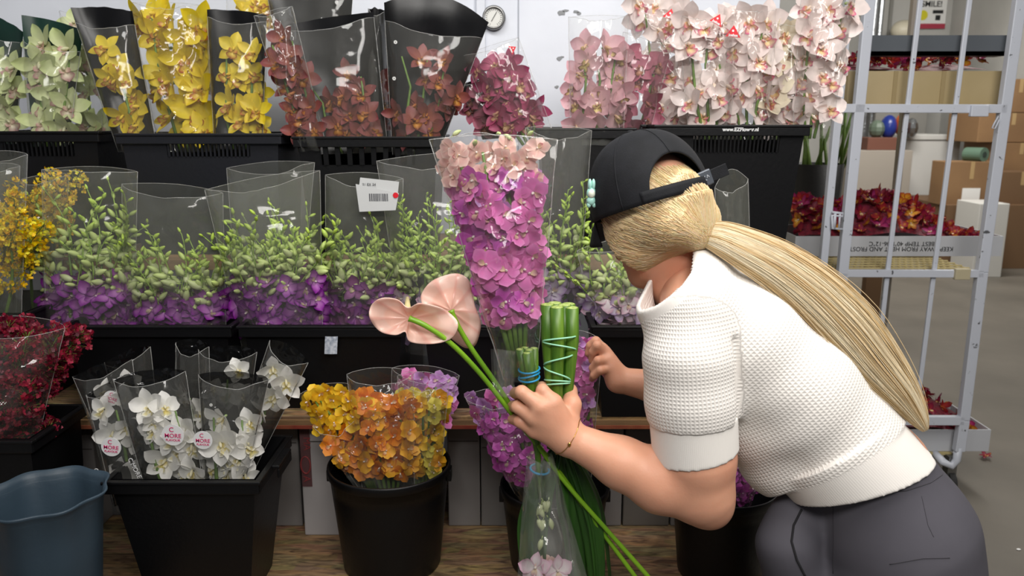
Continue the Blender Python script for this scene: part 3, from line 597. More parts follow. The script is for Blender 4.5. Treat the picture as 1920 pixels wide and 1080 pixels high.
# ================================================================ wrapped bunches
F_clear = film('clear_sleeve', haze=.045, bscale=9, bstr=.3); F_milk = film('milky_sleeve', haze=.07, hazecol='#c8cabc', bscale=10); F_soft = film('soft_sleeve', haze=.065, bscale=12)
F_gloss = film('crackly_cellophane', haze=.035, glossr=.05, bscale=15)
M_bk = mat('black_sleeve_back', '#08080a', .32, spec=.4, bump=.1, bscale=14); M_gb = mat('dark_green_sleeve_back', '#0f2f27', .4, spec=.4)
M_gk = film('smoke_sleeve_back', haze=.55, tint='#9a9a98', hazecol='#131314')
M_tagred = mat('red_tag', '#d3202e', .4); M_print = mat('white_print', '#dcdcdc', .5); M_mag = mat('magenta_print', '#c01c62', .5); M_hole = mat('sleeve_hole_ring', '#c9c9c6', .5)
F_edge = film('sleeve_edge', haze=.32, glossr=.12, hazecol='#dcdcd8')
class Sleeve:
    def __init__(s, q, Y0, Y1, th, seed):
        s.q = q; s.Y0 = Y0; s.Y1 = Y1; s.th = th; s.sd = seed; s.d = th
    def T(s, v): return s.th*(.55+.45*math.sin(math.pi*min(1, v*1.0)))
    def pt(s, u, v, w=0):
        (blx, bly), (brx, bry), (trx, tr_y), (tlx, tly) = s.q
        x = (blx*(1-u)+brx*u)*(1-v)+(tlx*(1-u)+trx*u)*v; y = (bly*(1-u)+bry*u)*(1-v)+(tly*(1-u)+tr_y*u)*v
        return P(x, y, s.Y0+(s.Y1-s.Y0)*v) - Vector((0, w*s.T(v), 0))
    def front(s, u, v, crink=.006):
        e = max(0, 1-(2*u-1)**2)**.55; n = noise.noise(Vector((u*5+s.sd, v*7, s.sd))); n2 = abs(noise.noise(Vector((u*11-v*6, v*9+u*4, s.sd*3.1))))
        return s.pt(u, v, e) + Vector((n*crink*.6, -(n+n2*1.4)*crink, n2*crink*.4))*(0.3+e)
    def back(s, u, v, crink=.004):
        e = max(0, 1-(2*u-1)**2)**.6; n = noise.noise(Vector((u*5+s.sd+9, v*6, s.sd)))
        return s.pt(u, v, -.75*e) + Vector((0, n*crink, 0))*e
def bunch(name, label, q, Y, fl, th=.05, lean=.0, back=None, film_=None, ftop=1.0, dip=.05, barch=.02, seed=0, tags=(), group='wrapped orchid bunches', mat_back=None, cat='bouquet', stem=True, sleeve=True):
    """q: bottom-left, bottom-right, top-right, top-left on the picture; fl: list of (what, key, count, u0,u1,v0,v1, scale)"""
    s = Sleeve(q, Y, Y+lean, th*1.15, seed*1.37+.31); rn = random.Random(seed+1000); base = s.pt(.5, 0)
    t = thing(name, label, cat, base, group)
    if sleeve:
        fm = film_ or F_clear
        def ft(u): return ftop - dip*math.sin(math.pi*u) + .015*noise.noise(Vector((u*4, seed, 0)))
        ck = .013 if fm is F_gloss else (.004 if back else .007)
        fb = MB().grid(18, 26, lambda u, v: s.front(u, v*ft(u), ck))
        for uu in (0.0, 1.0): fb.tube([s.front(uu, ft(uu)*q/14, ck) for q in range(15)], .0008, 4, mi=1)
        fb.tube([s.front(q/18, ft(q/18), ck) for q in range(19)], .0007, 4, mi=1)
        if back is None: fb.tube([s.back(q/14, 1+barch*math.sin(math.pi*q/14)) for q in range(15)], .0006, 4, mi=1)
        o = fb.build('sleeve_front', [fm, F_edge], t, smooth=True)
        bm = {'black': M_bk, 'green': M_gb, 'smoke': M_gk, None: fm}[back]
        def bt(u): return 1+barch*math.sin(math.pi*u) + .012*noise.noise(Vector((u*5, seed+5, 0)))
        o = MB().grid(16, 18, lambda u, v: s.back(u, v*bt(u))).build('sleeve_back', bm, t, smooth=True)
    pts = []; cen = []
    for (what, key, n, u0, u1, v0, v1, sc) in fl:
        got = []
        wpx = abs(q[1][0]-q[0][0]+q[2][0]-q[3][0])/2; hpx = abs(q[0][1]-q[3][1]+q[1][1]-q[2][1])/2
        for k in range(n):
            best = None
            for tr in range(14):
                u, v, w = rn.uniform(u0, u1), rn.uniform(v0, v1), (rn.uniform(-.4, .15) if what == 'cy' else rn.uniform(-.45, .3))
                dd = min([((u-a)*wpx)**2+((v-b_)*hpx)**2+((w-c_)*18)**2 for a, b_, c_ in got] or [1e9])
                if best is None or dd > best[0]: best = (dd, u, v, w)
            got.append(best[1:])
        for (u, v, w) in got:
            p = s.pt(u, v, w); k = sc*rn.uniform(.88, 1.12); cen.append(p)
            if what in ('cy', 'vd', 'db'):
                z = Vector((rn.uniform(-.65, .65)+(u-.5)*1.0, -1, rn.uniform(-.45, .6))).normalized(); roll = rn.uniform(-.7, .7) if what == 'cy' else rn.uniform(-2.5, 2.5)
                if what == 'db' and rn.random() < .4: z = Vector((rn.uniform(-1, 1), rn.uniform(-1, .2), rn.uniform(-1, 1))).normalized()
                x = Vector((0, 0, 1)).cross(z).normalized(); y = z.cross(x); Mr = Matrix((x, y, z)).transposed().to_4x4()
                M = Matrix.Translation(p) @ Mr @ Matrix.Rotation(roll, 4, 'Z') @ Matrix.Scale(k, 4)
                kk = rn.choice(key) if isinstance(key, (list, tuple)) else key
                if what == 'cy':
                    me, lm = rn.choice(CY[kk]); o = put(me, 'blossom', M, t); l = bpy.data.objects.new('lip', lm); COL.objects.link(l); l.parent = o
                else: put(rn.choice((VD if what == 'vd' else DB)[kk]), 'blossom', M, t)
            elif what == 'bud':
                M = Matrix.Translation(p) @ Matrix.Rotation(rn.uniform(-1.5, 1.5), 4, 'Y') @ Matrix.Rotation(rn.uniform(-1.3, 1.3), 4, 'X') @ Matrix.Scale(k, 4); put(rn.choice(BUD), 'bud', M, t)
            elif what == 'spk':
                M = Matrix.Translation(p) @ Matrix.Rotation((u-.5)*1.0+rn.uniform(-.3, .3), 4, 'Y') @ Matrix.Rotation(rn.uniform(-.25, .25), 4, 'X') @ Matrix.Rotation(rn.uniform(-1, 1), 4, 'Z') @ Matrix.Scale(k, 4); put(rn.choice(SPK[key]), 'bud_spike', M, t)
            elif what == 'spr':
                M = Matrix.Translation(p) @ Matrix.Rotation((u-.5)*1.2+rn.uniform(-.5, .5), 4, 'Y') @ Matrix.Rotation(rn.uniform(-.4, .4), 4, 'X') @ Matrix.Rotation(rn.uniform(-3, 3), 4, 'Z') @ Matrix.Scale(k, 4); put(rn.choice(SPR[key]), 'flower_spray', M, t)
    if stem and cen:
        sb = MB(); nst = min(5, max(1, len(cen)//5))
        for k in range(nst):
            u = .5 if nst == 1 else .25+.5*k/(nst-1); vs_ = [f[6] for f in fl]; v1 = max(vs_)*.92
            sb.tube([s.pt(.5+(u-.5)*.5, .0, -.1), s.pt(u, v1*.35, -.15), s.pt(u+rn.uniform(-.05, .05), v1*.7, -.1), s.pt(u+rn.uniform(-.08, .08), v1, 0)], [.0048, .0045, .0035, .0022], 6)
        sb.build('stems', M_stem, t, smooth=True)
    for (kind, u, v, size, rot) in tags:
        if kind == 'joshua': size *= 1.2
        p = s.front(u, v) + Vector((0, -.012, 0))
        if kind == 'joshua':
            M = Matrix.Translation(p) @ Matrix.Rotation(rot, 4, 'Y') @ Matrix.Rotation(math.pi/2, 4, 'X')
            b = MB(); a = size; tri = [(-a, -a*.62, 0), (a, -a*.62, 0), (-a*.1, a*.85, 0)]; b.add(tri+[(x, y, .001) for x, y, z in tri], [(2, 1, 0), (3, 4, 5), (0, 1, 4, 3), (1, 2, 5, 4), (2, 0, 3, 5)])
            o = bpy.data.objects.new('brand_tag', b.mesh('tag', M_tagred, False)); COL.objects.link(o); o.parent = t; o.matrix_basis = Matrix.Translation(-wloc(t)) @ M
            c = text('Joshua', 'printed_word', None, a*.46, M_print, t, M=Matrix.Identity(4), bold=.0004); c.parent = o; c.matrix_basis = Matrix.Translation((0, -a*.4, .0014))
            dot = MB().lathe([(0, .0013), (a*.15, .0013)], 14).build('printed_dot', M_print); dot.parent = o; dot.location = (-a*.1, a*.15, 0.0003)
        elif kind == 'cmore':
            M = Matrix.Translation(p) @ Matrix.Rotation(rot, 4, 'Y') @ Matrix.Rotation(math.pi/2, 4, 'X')
            o = bpy.data.objects.new('round_sticker', MB().lathe([(0, .0), (size, .0), (size, .0008), (0, .0008)], 32).mesh('sticker', M_print, False)); COL.objects.link(o); o.parent = t; o.matrix_basis = Matrix.Translation(-wloc(t)) @ M
            for (tx, sz, dx, dy) in (('C', .62, -.12, .50), ('MORE', .56, .0, -.08), ('FLAVOUR', .30, .0, -.50)):
                c = text(tx, 'printed_word', None, size*sz, M_mag, t, M=Matrix.Identity(4), bold=size*.003); c.parent = o; c.matrix_basis = Matrix.Translation((size*dx, size*dy, .001))
        elif kind == 'side':
            M = Matrix.Translation(p) @ Matrix.Rotation(rot, 4, 'Y') @ Matrix.Rotation(math.pi/2, 4, 'X'); text("C'MORE", 'side_lettering', None, size, M_print, t, M=M)
        elif kind == 'hole':
            M = Matrix.Translation(p) @ Matrix.Rotation(math.pi/2, 4, 'X'); put(MB().lathe([(size*.3, 0), (size, 0), (size, .0006), (size*.3, .0006), (size*.3, 0)], 16).mesh('hole_ring', M_hole, False), 'punched_hole', M, t)
    return t, s
Q = lambda *a: [(a[0], a[1]), (a[2], a[3]), (a[4], a[5]), (a[6], a[7])]
YO = YT+.13
# --- top row, left to right
bunch('orchid_bouquet', 'pale green orchid bunch in a green backed sleeve, first of the top row, red tag', Q(-40, 270, 30, 270, 44, 60, -60, 15), YO-.03, [('cy', 'green', 9, .35, .9, .16, .66, 1.11)], back='green', seed=1, tags=[('joshua', .66, .97, .014, 0)], lean=.05, ftop=.9)
bunch('orchid_bouquet', 'pale green orchid spray in a dark green sleeve above the crate end', Q(62, 275, 128, 275, 156, 58, 40, 28), YO-.06, [('cy', 'green', 10, .22, .85, .14, .84, 1.17)], back='green', seed=2, lean=.05, ftop=.82)
bunch('orchid_bouquet', 'dim green orchid bunch in clear film behind the black sleeve', Q(150, 265, 192, 262, 190, 60, 112, 20), YO+.06, [('cy', 'green', 9, .3, .85, .1, .95, 1.05)], seed=3, lean=.04, film_=F_soft)
bunch('orchid_bouquet', 'yellow orchid spray in a leaning black sleeve, sparse flowers', Q(222, 285, 296, 285, 248, 20, 132, 14), YO-.07, [('cy', 'yellow', 3, .3, .55, .50, .72, 0.91), ('cy', 'yellow', 3, .4, .7, .35, .52, 0.84), ('cy', 'yellow', 3, .35, .75, .14, .34, 0.99)], back='black', seed=4, lean=.04, ftop=.9)
bunch('orchid_bouquet', 'big dense yellow orchid bunch in clear film', Q(300, 285, 402, 285, 385, 10, 245, 5), YO-.03, [('cy', 'yellow', 19, .12, .9, .12, .98, 1.29)], seed=5, th=.07, lean=.05, film_=F_gloss)
bunch('orchid_bouquet', 'yellow orchid bunch mostly hidden between the dense bunch and the black sleeve', Q(352, 285, 412, 285, 400, 30, 345, 20), YO+.08, [('cy', 'yellow', 8, .15, .9, .2, .9, 1.11)], seed=6, th=.05, lean=.03)
bunch('orchid_bouquet', 'yellow orchid spray in an upright black sleeve', Q(402, 280, 492, 280, 500, 28, 388, 18), YO-.06, [('cy', 'yellow', 4, .25, .9, .52, .75, 0.99), ('cy', 'yellow', 7, .35, .9, .14, .5, 0.99)], back='black', seed=7, lean=.04, ftop=.95)
bunch('orchid_bouquet', 'yellow orchids in clear film peeping over the black sleeve', Q(430, 270, 490, 270, 510, -12, 425, -5), YO+.09, [('cy', 'yellow', 6, .3, .8, .80, .96, 1.17)], seed=8, lean=.03)
bunch('orchid_bouquet', 'rust red orchid bunch leaning left in crackly clear film', Q(560, 285, 614, 282, 548, 12, 476, 30), YO-.09, [('cy', 'rust', 13, .18, .85, .12, .84, 0.94)], seed=9, lean=.02, th=.05, film_=F_gloss)
bunch('orchid_bouquet', 'tall empty looking black sleeve behind the rust orchids', Q(560, 285, 640, 285, 662, -12, 500, -12), YO+.08, [('cy', 'rust', 2, .4, .6, .1, .3, 0.94)], back='black', seed=10, lean=.03, tags=[('hole', .85, .93, .005, 0)])
bunch('orchid_bouquet', 'rust orchid bunch low in a broad black sleeve', Q(590, 290, 728, 285, 700, 22, 515, 50), YO-.05, [('cy', 'rust', 2, .62, .84, .46, .60, 0.94), ('cy', 'rust', 9, .35, .85, .13, .42, 0.99)], back='black', seed=11, lean=.03, ftop=.96, th=.055)
bunch('orchid_bouquet', 'narrow black sleeve squeezed between the two broad black sleeves', Q(690, 285, 735, 285, 724, 22, 690, 16), YO+.02, [('cy', 'rust', 4, .3, .8, .12, .5, 0.88)], back='black', seed=12, lean=.03)
bunch('orchid_bouquet', 'rust orchid spray in the widest open black sleeve beside the gauge', Q(736, 290, 822, 290, 916, 42, 720, 5), YO-.06, [('cy', 'rust', 4, .4, .72, .52, .72, 0.88), ('cy', 'rust', 3, .62, .95, .36, .55, 0.88), ('cy', 'rust', 8, .15, .9, .12, .36, 0.99)], back='black', seed=13, lean=.03, ftop=.88, barch=.13, th=.07, tags=[('hole', .14, .74, .005, 0), ('hole', .12, .5, .005, 0)])
bunch('orchid_bouquet', 'dusky pink orchids glimpsed under the leaning rose bunch', Q(905, 262, 960, 258, 905, 148, 862, 160), YO+.02, [('cy', 'deep', 7, .1, .9, .2, .95, 0.82)], back='black', seed=14, th=.03, stem=False)
bunch('orchid_bouquet', 'rose orchid bunch leaning left in clear film with a small red tag', Q(945, 278, 1042, 262, 972, 70, 868, 105), YO-.04, [('cy', 'rose', 20, .1, .82, .14, .84, 0.94)], seed=15, lean=.04, tags=[('joshua', .84, .90, .011, 1.1)], th=.06)
bunch('orchid_bouquet', 'pale pink orchid spray in a square clear sleeve against the wall', Q(1070, 272, 1168, 272, 1178, 30, 1066, 32), YO-.08, [('cy', 'pink', 16, .08, .92, .14, .78, 1.03)], seed=16, lean=.03, th=.06, film_=F_soft)
bunch('orchid_bouquet', 'deeper pink orchid bunch leaning beside the pale pink spray', Q(1150, 270, 1212, 270, 1262, 80, 1168, 60), YO-.04, [('cy', 'deep', 10, .1, .9, .14, .82, 0.96)], seed=17, lean=.03, th=.05)
bunch('orchid_bouquet', 'blush orchid bunch in very shiny film with the highest red tag', Q(1240, 262, 1310, 262, 1280, -10, 1170, -15), YO-.02, [('cy', 'blush', 18, .15, .92, .12, .93, 1.11)], seed=18, lean=.05, th=.07, film_=F_gloss, tags=[('joshua', .63, .83, .016, .3)])
bunch('orchid_bouquet', 'blush orchid bunch left of centre in the web address crate', Q(1292, 262, 1370, 262, 1375, 40, 1270, 30), YO-.08, [('cy', 'blush', 15, .1, .92, .12, .97, 1.11)], seed=19, lean=.04, th=.07, film_=F_gloss, tags=[('joshua', .62, .97, .016, .5)])
bunch('orchid_bouquet', 'blush orchid bunch in the middle of the web address crate with a tilted tag', Q(1362, 262, 1440, 262, 1455, 18, 1352, 15), YO-.07, [('cy', 'blush', 17, .08, .92, .12, .94, 1.15)], seed=20, lean=.04, th=.07, tags=[('joshua', .12, .80, .018, .1)], film_=F_gloss)
bunch('orchid_bouquet', 'cream tinged orchid bunch right of centre in the web address crate', Q(1436, 262, 1496, 262, 1510, 42, 1432, 40), YO-.05, [('cy', ['blush', 'cream'], 12, .08, .92, .12, .97, 1.11)], seed=21, lean=.04, th=.06, tags=[('joshua', .9, .90, .011, 1.3)])
bunch('orchid_bouquet', 'tallest blush orchid bunch at the crate end beside the roll cage', Q(1486, 262, 1552, 258, 1606, -14, 1502, -16), YO-.08, [('cy', 'blush', 19, .08, .92, .12, .95, 1.17)], seed=22, lean=.04, th=.07, film_=F_gloss, tags=[('joshua', .5, .975, .02, .0)])
# --- middle row
YD = YM+.13; YP = YD
def dendro(label, q, seed, col='violet', nb=26, ns=12, nbud=14, spk='lime', vb=.40, vs=(.34, .62), film_=None, Y=None, **k):
    fl = [('db', col, int(nb*1.8), .03, .97, .10, vb, 1.18), ('spk', spk, int(ns*1.7), .08, .92, vs[0]-.06, vs[1]-.04, .95), ('bud', '', int(nbud*2.0), .05, .95, vb-.06, vb+.14, 1.1)]
    return bunch('dendrobium_bouquet', label, q, Y or YD, fl, seed=seed, th=k.pop('th', .066), film_=film_ or F_milk, group='wrapped dendrobium bunches', **k)
def oncid(label, q, seed, n=9, reg=(.1, .9, .35, .9), Y=None): return bunch('yellow_spray_bouquet', label, q, Y or YD, [('spr', 'yellow', n, *reg, .72)], seed=seed, th=.06, film_=F_milk, group='yellow spray orchid bunches')
oncid('yellow spray orchid bunch cut by the picture edge', Q(-60, 640, 40, 600, 52, 290, -60, 290), 30, 12, (.3, .95, .15, .55), YD-.06)
oncid('dim yellow spray orchids behind the first sleeve', Q(-40, 600, 24, 560, 38, 312, -50, 312), 31, 5, (.1, .9, .2, .6), YD+.1)
oncid('yellow spray orchid bunch between the edge sleeve and the first dendrobium', Q(30, 600, 112, 560, 130, 328, 42, 335), 32, 12, (.3, .85, .40, .82), YD+.08)
dendro('purple dendrobium bunch at the end of the first middle crate', Q(88, 655, 252, 655, 258, 322, 78, 318), 33, ns=15, dip=.0)
dendro('low purple dendrobium bunch in the right half of the first middle crate', Q(238, 655, 425, 655, 418, 362, 228, 345), 34, ns=13, vs=(.28, .44), vb=.34, nbud=20)
dendro('purple dendrobium bunch with a tall milky sleeve in the labelled crate', Q(455, 655, 606, 655, 600, 320, 384, 356), 35, Y=YD-.03, ns=17, nb=34, vb=.42, vs=(.36, .52), back=None)
dendro('tall film and wine dendrobium at the back of the labelled crate', Q(450, 640, 560, 640, 590, 305, 425, 315), 36, col=['wine', 'violet'], ns=4, nb=14, vb=.46, nbud=4, vs=(.42, .52), Y=YD+.14, th=.03)
dendro('purple dendrobium bunch under the white barcode paper', Q(612, 655, 752, 655, 756, 335, 610, 328), 37, ns=14, nb=26, vb=.36, col=['magenta', 'wine', 'violet'], vs=(.32, .48))
dendro('lilac dendrobium bunch with tall fine green buds beside the held bouquet', Q(762, 660, 925, 660, 930, 290, 706, 302), 38, col=['palelilac', 'whitepink'], ns=22, nb=16, vb=.32, spk='fine', vs=(.30, .52), nbud=18, film_=F_soft)
dendro('pale lilac dendrobium bunch behind the cut green stalks', Q(990, 640, 1078, 640, 1110, 245, 985, 240), 39, col='palelilac', ns=13, nb=16, vb=.34, spk='fine', vs=(.30, .50), nbud=10, Y=YD+.02, film_=F_soft)
dendro('white and pink dendrobium bunch in front of the bent head', Q(1122, 640, 1245, 650, 1235, 440, 1082, 470), 40, col=['whitepink', 'palelilac'], ns=9, nb=18, vb=.52, nbud=8, spk='lime', vs=(.4, .6), film_=F_soft, Y=YD-.05)
bunch('empty_sleeve', 'empty clear sleeve sticking up behind the ponytail', Q(1352, 660, 1412, 660, 1402, 335, 1340, 352), YD-.10, [], seed=41, th=.02, film_=F_milk, group=None, barch=.08, stem=False, cat='plastic sleeve')
# barcode paper on the sleeve
pc = P(706, 364, YD-.085); t = thing('barcode_paper', 'white barcode paper with a small red round sticker clipped to a sleeve', 'label', pc)
M_paper = mat('matte_paper', '#c4c6c6', .6)
k = 1/ppm(364, YD-.085)
def pq(x, y, d=0): p = P(x, y, YD-.085); return p + Vector((0, -d, 0))
b = MB(); b.hexa([pq(667, 345), pq(748, 362), pq(742, 394), pq(674, 397)], [pq(667, 345, .0012), pq(748, 362, .0012), pq(742, 394, .0012), pq(674, 397, .0012)]); b.build('lower_sheet', M_paper, t)
b = MB(); b.hexa([pq(675, 333, -.004), pq(748, 341, -.004), pq(744, 378, -.004), pq(670, 372, -.004)], [pq(675, 333, -.002), pq(748, 341, -.002), pq(744, 378, -.002), pq(670, 372, -.002)]); b.build('upper_sheet', M_paper, t)
b = MB(); rr = random.Random(5); x = 692
while x < 726:
    wd = rr.choice((1, 1.6, 2.4)); b.hexa([pq(x, 363, .0013), pq(x+wd, 363, .0013), pq(x+wd+.6, 377, .0013), pq(x+.6, 377, .0013)], [pq(x, 363, .0018), pq(x+wd, 363, .0018), pq(x+wd+.6, 377, .0018), pq(x+.6, 377, .0018)]); x += wd+rr.choice((1, 1.5))
b.build('barcode', mat('grey_ink', '#55565a', .6), t)
o = MB().lathe([(0, 0), (.007, 0), (.007, .001), (0, .001)], 20).build('red_sticker', M_tagred); o.location = pq(742, 366, .0016); rotx(o); adopt(o, t)
text('21 EX 34', 'printed_code', pq(692, 346, .0), .009, mat('grey_ink', '#55565a', .6), t)
# --- bottom row: white orchids
YJ = 1.60+.155
WB = dict(back='smoke', lean=.03, film_=F_clear, group='white orchid bunches in clear sleeves')
def wh(label, q, seed, fl, Y, **k): return bunch('white_orchid_bouquet', label, q, Y, fl, seed=seed, th=.045, **{**WB, **k})
wh('white orchid bunch with closed buds at the crate corner, sticker low', Q(215, 950, 285, 950, 250, 705, 162, 740), 50, [('cy', 'white', 3, .25, .6, .24, .30, .7), ('cy', 'white', 5, .3, .85, .5, .86, .75)], YJ-.06, tags=[('cmore', .62, .57, .022, .1), ('side', .16, .33, .014, 1.15)])
wh('white orchid bunch in the middle front of the square crate', Q(283, 950, 388, 950, 348, 696, 212, 710), 51, [('cy', 'white', 4, .35, .6, .56, .78, .75), ('cy', 'white', 8, .35, .92, .24, .56, .85)], YJ-.09, tags=[('cmore', .82, .60, .024, .05), ('side', .1, .36, .014, 1.2)])
wh('white orchid bunch in the widest sleeve at the front of the square crate', Q(388, 950, 448, 960, 504, 712, 372, 702), 52, [('cy', 'white', 4, .35, .85, .50, .74, .85), ('cy', 'white', 7, .15, .95, .24, .52, .8)], YJ-.07, tags=[('cmore', .18, .58, .021, .05), ('hole', .32, .84, .0035, 0)])
wh('white orchid spray in a sleeve leaning far right', Q(405, 935, 450, 935, 578, 680, 506, 638), 53, [('cy', 'white', 4, .25, .7, .62, .86, .85)], YJ+.03)
wh('white orchid bunch standing behind the centre sleeve with upright film', Q(330, 940, 400, 940, 392, 650, 330, 642), 54, [('cy', 'white', 4, .2, .8, .40, .66, .75)], YJ+.04)
wh('white orchid bunch at the back of the square crate with a ruffled top', Q(385, 940, 440, 940, 482, 660, 372, 655), 55, [('cy', 'white', 4, .2, .85, .68, .88, .7)], YJ+.06)
wh('white orchid bunch leaning left behind the corner sleeve', Q(240, 940, 285, 940, 248, 674, 136, 706), 56, [('cy', 'white', 5, .4, .85, .55, .86, .75)], YJ+.00, tags=[('cmore', .74, .80, .018, .3)])
wh('nearly empty clear sleeve leaning left at the back of the crate', Q(262, 940, 315, 940, 282, 650, 196, 680), 57, [('cy', 'white', 1, .4, .6, .4, .6, .6)], YJ+.07)
# --- round bucket bunches
def vand(name, label, q, Y, fl, seed, **k): return bunch(name, label, q, Y, fl, seed=seed, **{**dict(th=.07, film_=F_gloss, group='round orchid bunches in buckets'), **k})
vand('orange_orchid_bouquet', 'golden yellow orchid bunch leaning left out of the round bucket', Q(676, 920, 722, 920, 655, 722, 558, 742), 1.84, [('vd', 'gold', 26, .08, .9, .62, .99, .9), ('vd', ['amber', 'orange'], 22, .1, .9, .22, .64, .9)], 60, sleeve=True, ftop=.72)
vand('orange_orchid_bouquet', 'large deep orange orchid bunch in the centre of the round bucket', Q(682, 935, 778, 935, 775, 700, 650, 702), 1.83, [('vd', ['orange', 'amber', 'orange'], 74, .0, 1.0, .22, .80, .95), ('vd', 'gold', 8, .0, .4, .66, .80, .85)], 61, th=.065)
vand('orange_orchid_bouquet', 'lime and amber orchid bunch at the right of the round bucket', Q(760, 940, 822, 935, 842, 715, 745, 705), 1.86, [('vd', ['gold', 'lime', 'amber'], 44, .05, .95, .22, .86, .85)], 62)
vand('purple_orchid_bouquet', 'lilac orchid bunch rising behind the orange orchids', Q(730, 900, 800, 900, 862, 705, 735, 690), 1.93, [('vd', ['lilac', 'mauve', 'lilac'], 34, .1, .98, .5, .95, .9)], 63)
vand('purple_orchid_bouquet', 'purple orchid bunch leaning left behind the hanging leaves', Q(965, 925, 1030, 925, 1000, 735, 872, 745), 1.78, [('vd', 'purple', 60, .04, .96, .16, .80, .9), ('vd', ['lilac', 'mauve'], 16, .05, .9, .76, .98, .85)], 64, th=.08)
vand('purple_orchid_bouquet', 'slim tall mauve orchid bunch the fingers are touching', Q(1050, 960, 1102, 960, 1130, 640, 1062, 625), 1.76, [('vd', ['mauve', 'lilac', 'mauve'], 52, .1, .72, .42, .97, .82), ('vd', 'purple', 14, .1, .8, .3, .5, .8)], 65, th=.05)
vand('purple_orchid_bouquet', 'purple orchid bunch in the bucket beside the grey trousers', Q(1330, 950, 1400, 950, 1432, 845, 1318, 840), 1.76, [('vd', 'purple', 40, .1, .95, .2, .9, .9)], 66)
# --- crimson bunch on the left
bunch('crimson_filler_bouquet', 'crimson sprig bunch in crackly clear film at the left edge', Q(-70, 880, 60, 872, 122, 615, -60, 600), 1.76, [('spr', 'crimson', 60, .02, .84, .08, .66, .75)], seed=70, th=.09, film_=F_gloss, group=None)
# ================================================================ loose orchid heads on the cage
def heads(label, grp, x0, x1, y0, y1, base, hf, n, seed, sc=1.0):
    rn = random.Random(seed); got = []
    for k in range(n):
        best = None
        for tr in range(8):
            u, v = rn.random(), rn.random()**1.3; d = min([(u-a)**2+((v-b_)*.5)**2 for a, b_ in got] or [9])
            if best is None or d > best[0]: best = (d, u, v)
        got.append(best[1:])
    for u, v in got:
        x = x0+(x1-x0)*u; y = y0+(y1-y0)*v; z = base+hf(u, v)+rn.uniform(-.006, .008); me = rn.choice(VD['burg'])
        o = bpy.data.objects.new('loose_orchid', me); COL.objects.link(o); o.location = (x, y, z)
        o.rotation_euler = (rn.uniform(-.3, 1.6), rn.uniform(-.8, .8), rn.uniform(-3.1, 3.1)); k = sc*rn.uniform(.85, 1.15); o.scale = (k, k, k); tag(o, label, 'flower', grp)
M_heap = mat('heaped_petals', '#4a0c20', .6, col2='#7c1a2c', nscale=60, bump=1, bscale=80)
def heap(label, x0, x1, y0, y1, base, hf, z0):
    b = MB(); n, m = 30, 14
    b.grid(n, m, lambda u, v: Vector((x0+(x1-x0)*u, y0+(y1-y0)*v, max(z0, base+hf(u, v)-.022)))); b.f = [f[::-1] for f in b.f] if False else b.f
    nn = len(b.v); b.add([(x0, y0, z0), (x1, y0, z0), (x1, y1, z0), (x0, y1, z0)], [(0, 3, 2, 1)]); tag(b.build('petal_heap', M_heap, None, smooth=True), label, 'petals', kind='stuff')
def hmid(u, v):
    f = .10+.105*math.exp(-((u-.50)/.22)**2)+.08*math.exp(-((u-.08)/.16)**2); f *= min(1, (1-u)*3.2+.1); return f*min(1, .42+1.5*v)*(1-.3*max(0, v-.6))
heads('burgundy and yellow orchid head heaped in the white tray on the middle cage shelf', 'orchid heads on the middle cage shelf', mx0+.02, mx1-.03, YC+.35, YC+.66, mz1-.05, hmid, 190, 5, 1.12)
heap('burgundy petals filling the white tray on the middle cage shelf', mx0+.02, mx1-.03, YC+.345, YC+.69, mz1-.05, hmid, mz0+.01)
htop = lambda u, v: (.058+.03*math.sin(u*9)*.3)*min(1, .5+v)
heads('burgundy orchid head in the cream cardboard tray under the grey board', 'orchid heads in the cream tray', tx0+.03, tx1-.04, YC+.12, YC+.45, tz1-.005, htop, 66, 6)
heap('dark petals filling the cream cardboard tray', tx0+.02, tx1-.04, YC+.11, YC+.56, tz1-.005, htop, tz0+.01)
hbot = lambda u, v: .15*min(1, .4+v)*(1-.75*max(0, u-.55)/.45)
heads('wilted burgundy orchid head in the lowest white tray of the cage', 'orchid heads in the lowest tray', bx0+.02, bx1-.06, YC+.07, YC+.32, bz1-.03, hbot, 40, 8)
heap('wilted petals filling the lowest white tray', bx0+.01, bx1-.02, YC+.06, YC+.34, bz1-.03, hbot, bz0+.01)
for i, (x, y) in enumerate(((1848, 856), (1845, 854))[:1]):
    p = PZ(x, y, .012); o = bpy.data.objects.new('fallen_petal', VD['burg'][0]); COL.objects.link(o); o.location = p; tag(o, 'single dark orchid head fallen on the concrete floor', 'flower')
p = PZ(1910, 1030, .003); tag(MB().ell((p.x, p.y, .003), (.008, .005, .003), 10, 6).build('paper_scrap', M_white), 'tiny white scrap on the concrete floor', 'scrap')
print('n objects', len(bpy.data.objects))
